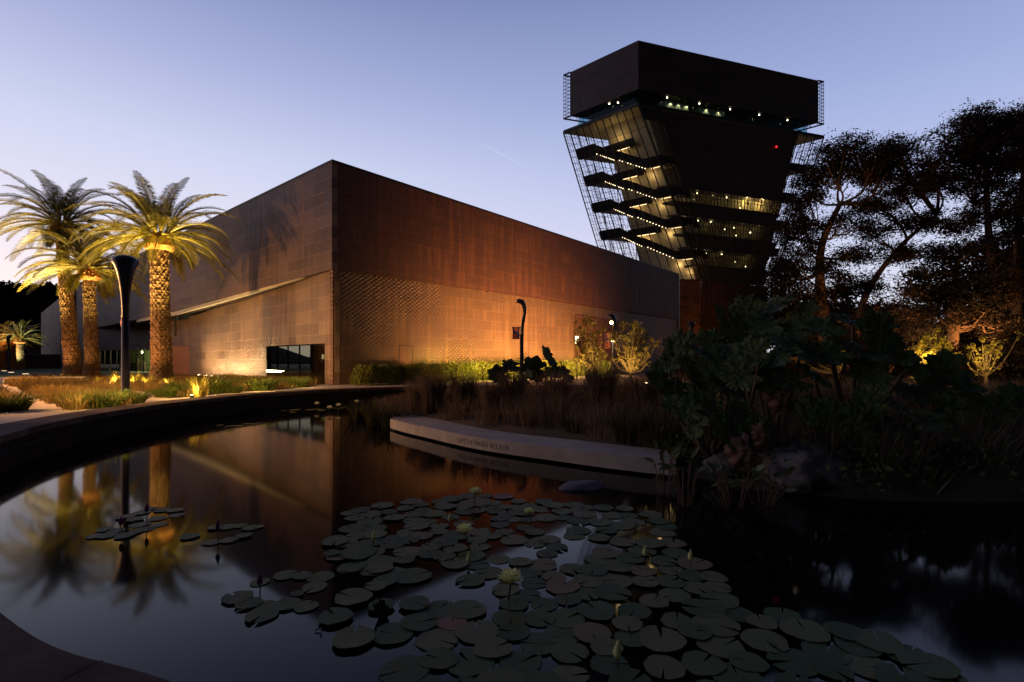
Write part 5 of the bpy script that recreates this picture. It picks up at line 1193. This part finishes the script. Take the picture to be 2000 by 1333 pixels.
rock(P(1590,915,8.5)+Vector((0,.4,-.1)), .85, .75, .45, 'large lichen-spotted boulder at the water edge under the giant leaves', M['lichen'], 3)
rock(P(1712,955,8.2)+Vector((0,.5,-.1)), .75, .6, .38, 'dark mossy boulder right of the lichen-spotted one', M['rock'], 8)
rock(G(1141,957,WZ)+Vector((0,.15,-.04)), .46, .24, .15, 'flat pale stone breaking the water below the bench', M['flat_rock'], 5, .15)
rock(P(1440,905,9.0)+Vector((0,.3,-.1)), .45, .4, .22, 'low stone half hidden by the water plants', M['rock'], 12)
rock(P(1850,960,8.6)+Vector((0,.6,-.3)), .8, .6, .3, 'dark stone behind the sword-leaved clump', M['rock'], 21)

# ---------------------------------------------------------------- water plants
def lance_leaf(b, base, d, L, w, up):
    d = d.normalized(); s_ = d.cross(up); s_ = s_.normalized() if s_.length > .01 else Vector((1,0,0)); n = 7; L1, Rr, Mi = [], [], []
    for i in range(n+1):
        u = i/n; c_ = base+d*L*u+Vector((0,0,-.15*L*u*u)); ww = w*math.sin(math.pi*min(.97, .06+.9*u**.85))**.8; L1.append(c_-s_*ww+up*ww*.25); Mi.append(c_); Rr.append(c_+s_*ww+up*ww*.25)
    b.rows([L1, Mi, Rr])
def water_plant(loc, n, h, seed, lab, spread=.35):
    r = random.Random(seed); root = empty('water_plant', loc); tag(root, lab, 'plant', 'broad-leaved water plants at the bank')
    for k in range(n):
        a = r.uniform(0, 6.28); hh = h*r.uniform(.45,1); e = Vector((math.cos(a)*spread*r.uniform(.3,1.2), math.sin(a)*spread*.7, hh)); b0 = Vector((e.x*.3, e.y*.3, -.1))
        s = MB(); s.tube(catmull([b0, b0.lerp(e,.5)+Vector((0,0,.05)), e], 4), .008, 5); s.build('stem', M['lance_stem'], root)
        l = MB(); d = Vector((math.cos(a)*r.uniform(.3,1.1), math.sin(a)*.8, r.uniform(-.4,1.1))); lance_leaf(l, e, d, r.uniform(.16,.26), r.uniform(.028,.045), Vector((r.uniform(-.3,.3),-.7,.7)).normalized()); l.build('leaf', M['lance'], root)
    for k in range(n):
        s = MB(); a = r.uniform(0,6.28); e = Vector((math.cos(a)*spread*.6, math.sin(a)*.2, h*r.uniform(.3,.7))); s.tube([Vector((e.x*.5,e.y*.5,-.1)), e, e+Vector((e.x*.6,0,-.12))], [.009,.006,.003], 4); s.build('dry_stem', M['lance_stem'], root)
water_plant(G(1298,965,WZ), 9, .72, 1, 'broad-leaved water plant hiding the right end of the bench', .26)
water_plant(G(1338,985,WZ), 10, .75, 2, 'broad-leaved water plant with reddish stems right of the bench end', .25)
water_plant(G(1430,990,WZ), 11, .6, 3, 'broad-leaved water plant in front of the low stone', .36)
water_plant(G(1490,985,WZ), 8, .5, 4, 'drooping broad-leaved water plant left of the boulder', .4)
for k, (x, y, s, lab) in enumerate(((1805,975,1.0,'sword-leaved clump at the foot of the dark boulder'),(1850,968,1.1,'wide sword-leaved clump right of the boulders'),(1780,950,.8,'upright sword-leaved clump behind the dark boulder'),(1960,960,1.0,'sword-leaved clump lost in shade at the right edge'))):
    q = G(x, y, WZ); r = random.Random(400+k); b = MB()
    for j in range(12):
        a = r.uniform(-.3, 3.5); d = Vector((math.cos(a)*r.uniform(.3,1.0), -.3*math.sin(a), r.uniform(.5,1.2))); lance_leaf(b, Vector((r.uniform(-.1,.1), r.uniform(-.1,.1), 0)), d, r.uniform(.45,.8)*s, .022, Vector((-.5,-.8,.3)).normalized())
    o = b.build('iris_clump', M['iris']); o.location = q; tag(o, lab, 'plant', 'sword-leaved clumps at the bank')

# ---------------------------------------------------------------- lily pads
def pad_mesh(seed):
    r = random.Random(seed); n = 30; b = MB(); ga = .05+.09*r.random(); rings = [.12,.45,.8,1.0]; topv = []
    for rr in rings:
        row = []
        for j in range(n+1):
            a = ga+(2*math.pi-2*ga)*j/n; k = 1+.035*math.sin(a*3+seed)+.02*math.sin(a*7+seed*2)+.012*r.uniform(-1,1)
            z = .02*rr*rr*math.sin(a*2+seed)+(.025*r.uniform(0,1) if rr == 1 else 0)*(1 if seed%3 == 0 else .35)
            row.append(Vector((math.cos(a)*rr*k, math.sin(a)*rr*k*.97, z)))
        topv.append(row)
    b.v.append((0,0,-.005)); n0 = 1; b.rows(topv)
    for j in range(n): b.f.append((0, n0+j, n0+j+1))
    b.rows([topv[-1], [p+Vector((0,0,-.03)) for p in topv[-1]]]); return b.mesh('lily_pad', M['pad'], False)
PM = [pad_mesh(s) for s in range(6)]; PB = pad_mesh(9); PB.materials.clear(); PB.materials.append(M['pad_brown'])
npad = [0]
def pad(x, y, wpx, lab, grp, zoff=None, mesh=None, rz=None):
    c_ = G(x, y, WZ); r_ = wpx/2/FX*c_.y; o = bpy.data.objects.new('lily_pad', mesh or PM[npad[0]%6]); COL.objects.link(o); npad[0] += 1
    o.location = (c_.x, c_.y, WZ+.007+(zoff if zoff is not None else random.uniform(0,.016))); o.scale = (r_, r_, r_); o.rotation_euler = (R(random.gauss(0,.7)), R(random.gauss(0,.7)), random.uniform(0,6.28) if rz is None else rz); tag(o, lab, 'lily pad', grp)
    return o
for x, y, w in ((464,1170,58),(486,1182,50),(511,1205,62),(521,1184,38),(562,1183,54),(598,1187,46),(614,1149,48),(626,1128,52),(558,1125,46),(590,1127,38),(507,1139,36),(581,1163,26)): pad(x, y, w, 'lily pad in the loose chain of pads left of the main raft', 'lily pads in the chain left of the raft')
for x, y, w in ((371,1050,36),(413,1061,34),(448,1057,34),(476,1049,30),(420,1033,28),(444,1031,34),(469,1029,26),(490,1033,32),(505,1031,20)): pad(x, y, w, 'small purplish lily pad in the little cluster between the reflections and the raft', 'lily pads of the small middle cluster')
for x, y, w in ((185,1049,30),(208,1048,36),(243,1049,34),(206,1036,30),(228,1038,28),(245,1012,34),(264,1017,30),(273,1026,36),(283,1035,36),(276,1003,32),(308,1014,34),(310,1026,32),(296,995,22),(317,998,30),(343,998,30),(345,1008,28),(262,1042,26)): pad(x, y, w, 'small purplish lily pad in the cluster lying over the palm reflections', 'lily pads of the left cluster')
for k in range(16): x = random.uniform(550,690); pad(x, 806-(x-550)*.07+random.uniform(-3.5,3.5), random.uniform(12,17), 'tiny far lily pad near the pond wall with white flowers', 'far lily pads with white flowers')
for k in range(7): x = random.uniform(410,550); pad(x, 834-(x-410)*.045+random.uniform(-2,2), random.uniform(11,16), 'tiny far lily pad along the dark pond wall', 'far lily pads along the wall')
RAFT = [(672,1003),(700,992),(780,986),(870,968),(960,966),(1010,975),(1100,985),(1200,988),(1290,1005),(1325,1050),(1345,1090),(1405,1130),(1410,1165),(1460,1195),(1560,1203),(1640,1235),(1650,1262),(1740,1262),(1800,1290),(1860,1345),(1700,1370),(1200,1375),(800,1365),(770,1290),(752,1240),(840,1200),(880,1160),(830,1130),(760,1125),(690,1110),(640,1070),(645,1055),(690,1030)]
GAPS = [(1135,1068,26,9),(1000,1075,40,10),(1110,1093,26,12),(870,1118,42,10),(915,1165,50,22),(850,1150,30,14),(960,1190,22,14),(1080,1030,24,8),(930,1015,16,6),(820,1105,20,8),(1245,1040,20,10),(1000,1310,24,8),(770,1030,12,8),(790,1275,12,20),(1330,1250,14,8)]
DB = [(1245,1030),(1440,1222)]
placed = []; tries = 0; rr_ = random.Random(5)
while len(placed) < 222 and tries < 60000:
    tries += 1; x, y = rr_.uniform(630, 1880), 960+ (1370-960)*rr_.random()**1.0
    if not in_poly(x, y, RAFT): continue
    if any(((x-a)/(w+18))**2+((y-b2_)/(h+7))**2 < 1 for a, b2_, w, h in GAPS): continue
    c_ = G(x, y, WZ); rad = rr_.uniform(.125,.19)*(1.0 if y > 1080 else .95)
    if any((c_.x-p[0])**2+(c_.y-p[1])**2 < (0.73*(rad+p[2]))**2 for p in placed): continue
    placed.append((c_.x, c_.y, rad)); w = 2*rad*FX/c_.y
    zone = ('in the far edge of the raft' if y < 1020 else 'in the middle of the raft' if y < 1130 else 'in the near part of the raft' if x < 1250 else 'in the long right tail of the raft')
    brown = rr_.random() < .02
    pad(x, y, w, ('rust brown curling lily pad ' if brown else 'round grey-green lily pad ')+zone, ('brown lily pads ' if brown else 'green lily pads ')+zone, zoff=len(placed)%7*.0022, mesh=PB if brown else None)
for x, y, w, lab in ((691,1252,82,'large lily pad alone in open water below the raft edge, with a wet patch'),(655,1210,66,'lone lily pad with a dark bite beside the raft'),(690,1172,72,'wide pale lily pad at the left fringe of the raft'),(700,1084,70,'overlapping wide lily pad at the upper left fringe'),(742,1115,52,'notched lily pad left of the dark water gap'),(655,1062,52,'small lily pad at the left tip of the raft'),(752,1140,48,'bluish lily pad touching the water gap'),(648,1085,32,'tiny lily pad outside the left tip'),
                     (1715,1260,84,'lily pad with a pointed notch at the outer right tail'),(1813,1305,100,'yellow-edged lily pad at the far lower right'),(1650,1240,70,'dark-rimmed lily pad beside the sky reflection'),(1770,1340,110,'lily pad cut by the lower edge at right'),(688,1115,40,'blue-grey lily pad under the left tip'),(735,1150,44,'greyish lily pad by the fringe'),(810,1185,60,'lily pad next to the dark reed shadow'),(745,1188,52,'lily pad left of the dark upright sprig')):
    pad(x, y, w, lab, 'scattered lily pads', zoff=.026)
# flowers
def petals(b, c_, n, L, w, e0, up=0.0, r=None, th0=0):
    for k in range(n):
        a = th0+2*math.pi*k/n+r.uniform(-.1,.1); e = R(e0)+r.uniform(-.08,.08); d = Vector((math.cos(a)*math.cos(e), math.sin(a)*math.cos(e), math.sin(e))); s_ = Vector((-math.sin(a), math.cos(a), 0)); nn2 = s_.cross(d)
        l, m_, q = [], [], []
        for i in range(6):
            u = i/5; ww = w*math.sin(math.pi*(.12+.84*u))**.8*(1 if i < 5 else .15); p = c_+d*L*u+nn2*(-.25*L*math.sin(u*math.pi*.5)*0.3); l.append(p-s_*ww-nn2*ww*.25); m_.append(p); q.append(p+s_*ww-nn2*ww*.25)
        b.rows([l, m_, q])
def lily(x, y, ysurf, s, lab, mat='petal_y', bud=False, xs_=None):
    base = G(xs_ or x, ysurf, WZ); f = P(x, y, base.y); root = empty('water_lily', base); tag(root, lab, 'flower', 'water lilies'); r = random.Random(int(x*7)); c_ = f-base
    st = MB(); st.tube(catmull([(0,0,-.05), (c_.x*.35+.006, 0, c_.z*.5), c_], 4), .006*max(1,s/.06*.6), 6); st.build('stem', M['pad_stem'], root)
    if bud:
        b = MB(); b.tube([c_-Vector((0,0,.002)), c_+Vector((0,0,s*.35)), c_+Vector((0.004,0,s*.9)), c_+Vector((.006,0,s*1.5))], [s*.2,s*.36,s*.26,s*.04], 9); b.build('petals', M[mat], root, True)
        b = MB(); petals(b, c_-Vector((0,0,.004)), 3, s*1.35, s*.2, 80, r=r); b.build('sepals', M['sepal'], root)
    else:
        b = MB(); petals(b, c_, 9, s, s*.24, 22, r=r); petals(b, c_, 9, s*.98, s*.22, 42, r=r, th0=.3); petals(b, c_, 8, s*.92, s*.2, 60, r=r, th0=.1); petals(b, c_, 6, s*.8, s*.18, 76, r=r); b.build('petals', M[mat], root)
        b = MB(); petals(b, c_-Vector((0,0,.006)), 4, s*.95, s*.2, 12, r=r, th0=.5); b.build('sepals', M['sepal'], root)
lily(997,1140,1176,.15,'largest pale yellow water lily on a tall curved stem', xs_=992)
lily(907,1042,1066,.135,'pale yellow water lily left of the largest one', xs_=914)
lily(928,966,984,.135,'farthest pale yellow water lily at the top of the raft', xs_=926)
lily(1033,1004,1024,.10,'cup-shaped pale yellow water lily near the top of the raft', xs_=1037)
for x, y, ys, lab in ((729,1055,1068,'yellow bud at the left side of the raft'),(878,1018,1030,'small bud near the top left of the raft'),(1259,1085,1100,'pale bud right of the raft middle'),(1348,1094,1112,'thin white bud standing at the right edge of the raft'),(1205,1285,1305,'striped half-open bud near the lower edge'),(915,1098,1108,'short brown bud in the middle water gap')):
    lily(x, y, ys, .075 if y < 1100 else .085, lab, 'petal_y', True)
for x, y, ys, lab, m in ((286,999,1026,'purple water lily bud highest in the left cluster','petal_p'),(236,1026,1045,'purple water lily bud low in the left cluster','petal_p'),(425,1032,1058,'purple water lily bud in the middle cluster','petal_p'),(507,1142,1160,'dark closed bud in the chain of pads','petal_p')):
    lily(x, y, ys, .075, lab, m, True)
for x, y, lab in ((619,789,'largest white far water lily by the pond wall'),(644,797,'small white far water lily low on the water'),(661,792,'white far water lily in the middle of its group'),(697,785,'white far water lily nearest the bank')):
    lily(x, y+2, y+11, .17, lab, 'petal_w')
# dark upright sprig among the pads and a drifting twig
b = MB(); r = random.Random(3)
for k in range(14):
    a = r.uniform(0,6.28); lance_leaf(b, Vector((r.uniform(-.03,.03),r.uniform(-.03,.03),0)), Vector((math.cos(a)*.35, math.sin(a)*.2, 1)), r.uniform(.1,.2), .014, Vector((0,-1,.1)))
o = b.build('dead_sprig', M['pad_stem']); o.location = G(748,1205,WZ); tag(o, 'dark dead sprig standing among pads at the left of the raft', 'plant')
b = MB(); b.tube(catmull([(0,0,.01),(.03,.02,.02),(.06,-.02,.02),(.075,-.07,.005)],4), .006, 5); o = b.build('floating_twig', M['pad_stem']); o.location = G(615,1235,WZ); tag(o, 'small dark curled twig drifting in open water', 'twig')

lp = []
for k in range(2600):
    Y_ = rng.uniform(62,92); x_ = rng.uniform(1545,2300); 
    if x_ < 1620 and Y_ < 100: Y_ = rng.uniform(62,80)
    q = P(x_, 705, Y_); lp.append(np.array([q.x, q.y, rng.uniform(0,1)**1.3*(7.5+2.5*math.sin(x_*.02)+1.5*math.sin(x_*.07))])+rng.normal(size=(34,3))*np.array([1.2,1.2,.7]))
V, Fc = leafcloud(np.concatenate(lp), .42, rng, .7); tag(npbuild('woods', V, Fc, M['tree_red']), 'dark undergrowth and woods behind the tall trees at right', 'woods', kind='stuff')

lp = []
for k in range(800):
    a_ = rng.uniform(R(-8), R(35)); d_ = rng.uniform(38,58); lp.append(np.array([d_*math.cos(a_), d_*math.sin(a_), rng.uniform(0,21)])+rng.normal(size=(34,3))*np.array([1.5,1.5,1.3]))
V, Fc = leafcloud(np.concatenate(lp), .8, rng, .9); tag(npbuild('woods', V, Fc, M['hill_tree']), 'dark woods beyond the right side of the pond, mirrored in the copper wall', 'woods', kind='stuff')

pts = isl_points(1500, lambda x, y: pxl(x,y) > 1300 and y < 15, rng)
lp = [np.array([x,y,z+rng.uniform(0,.35)])+rng.normal(size=(26,3))*np.array([.16,.16,.09]) for x,y,z,_ in pts]
V, Fc = leafcloud(np.concatenate(lp), .055, rng, .9); tag(npbuild('ground_cover', V, Fc, M['gunnera']), 'dark leafy ground cover on the bank under the giant leaves', 'ground cover', kind='stuff')

lp = []
for k in range(900):
    y_ = rng.uniform(85,140); x_ = rng.uniform(.95,1.35)*y_; lp.append(np.array([x_, y_, rng.uniform(0,23)])+rng.normal(size=(34,3))*np.array([1.7,1.7,1.3]))
V, Fc = leafcloud(np.concatenate(lp), .9, rng, .9); tag(npbuild('woods', V, Fc, M['hill_tree']), 'far dark woods behind the rightmost tree', 'woods', kind='stuff')
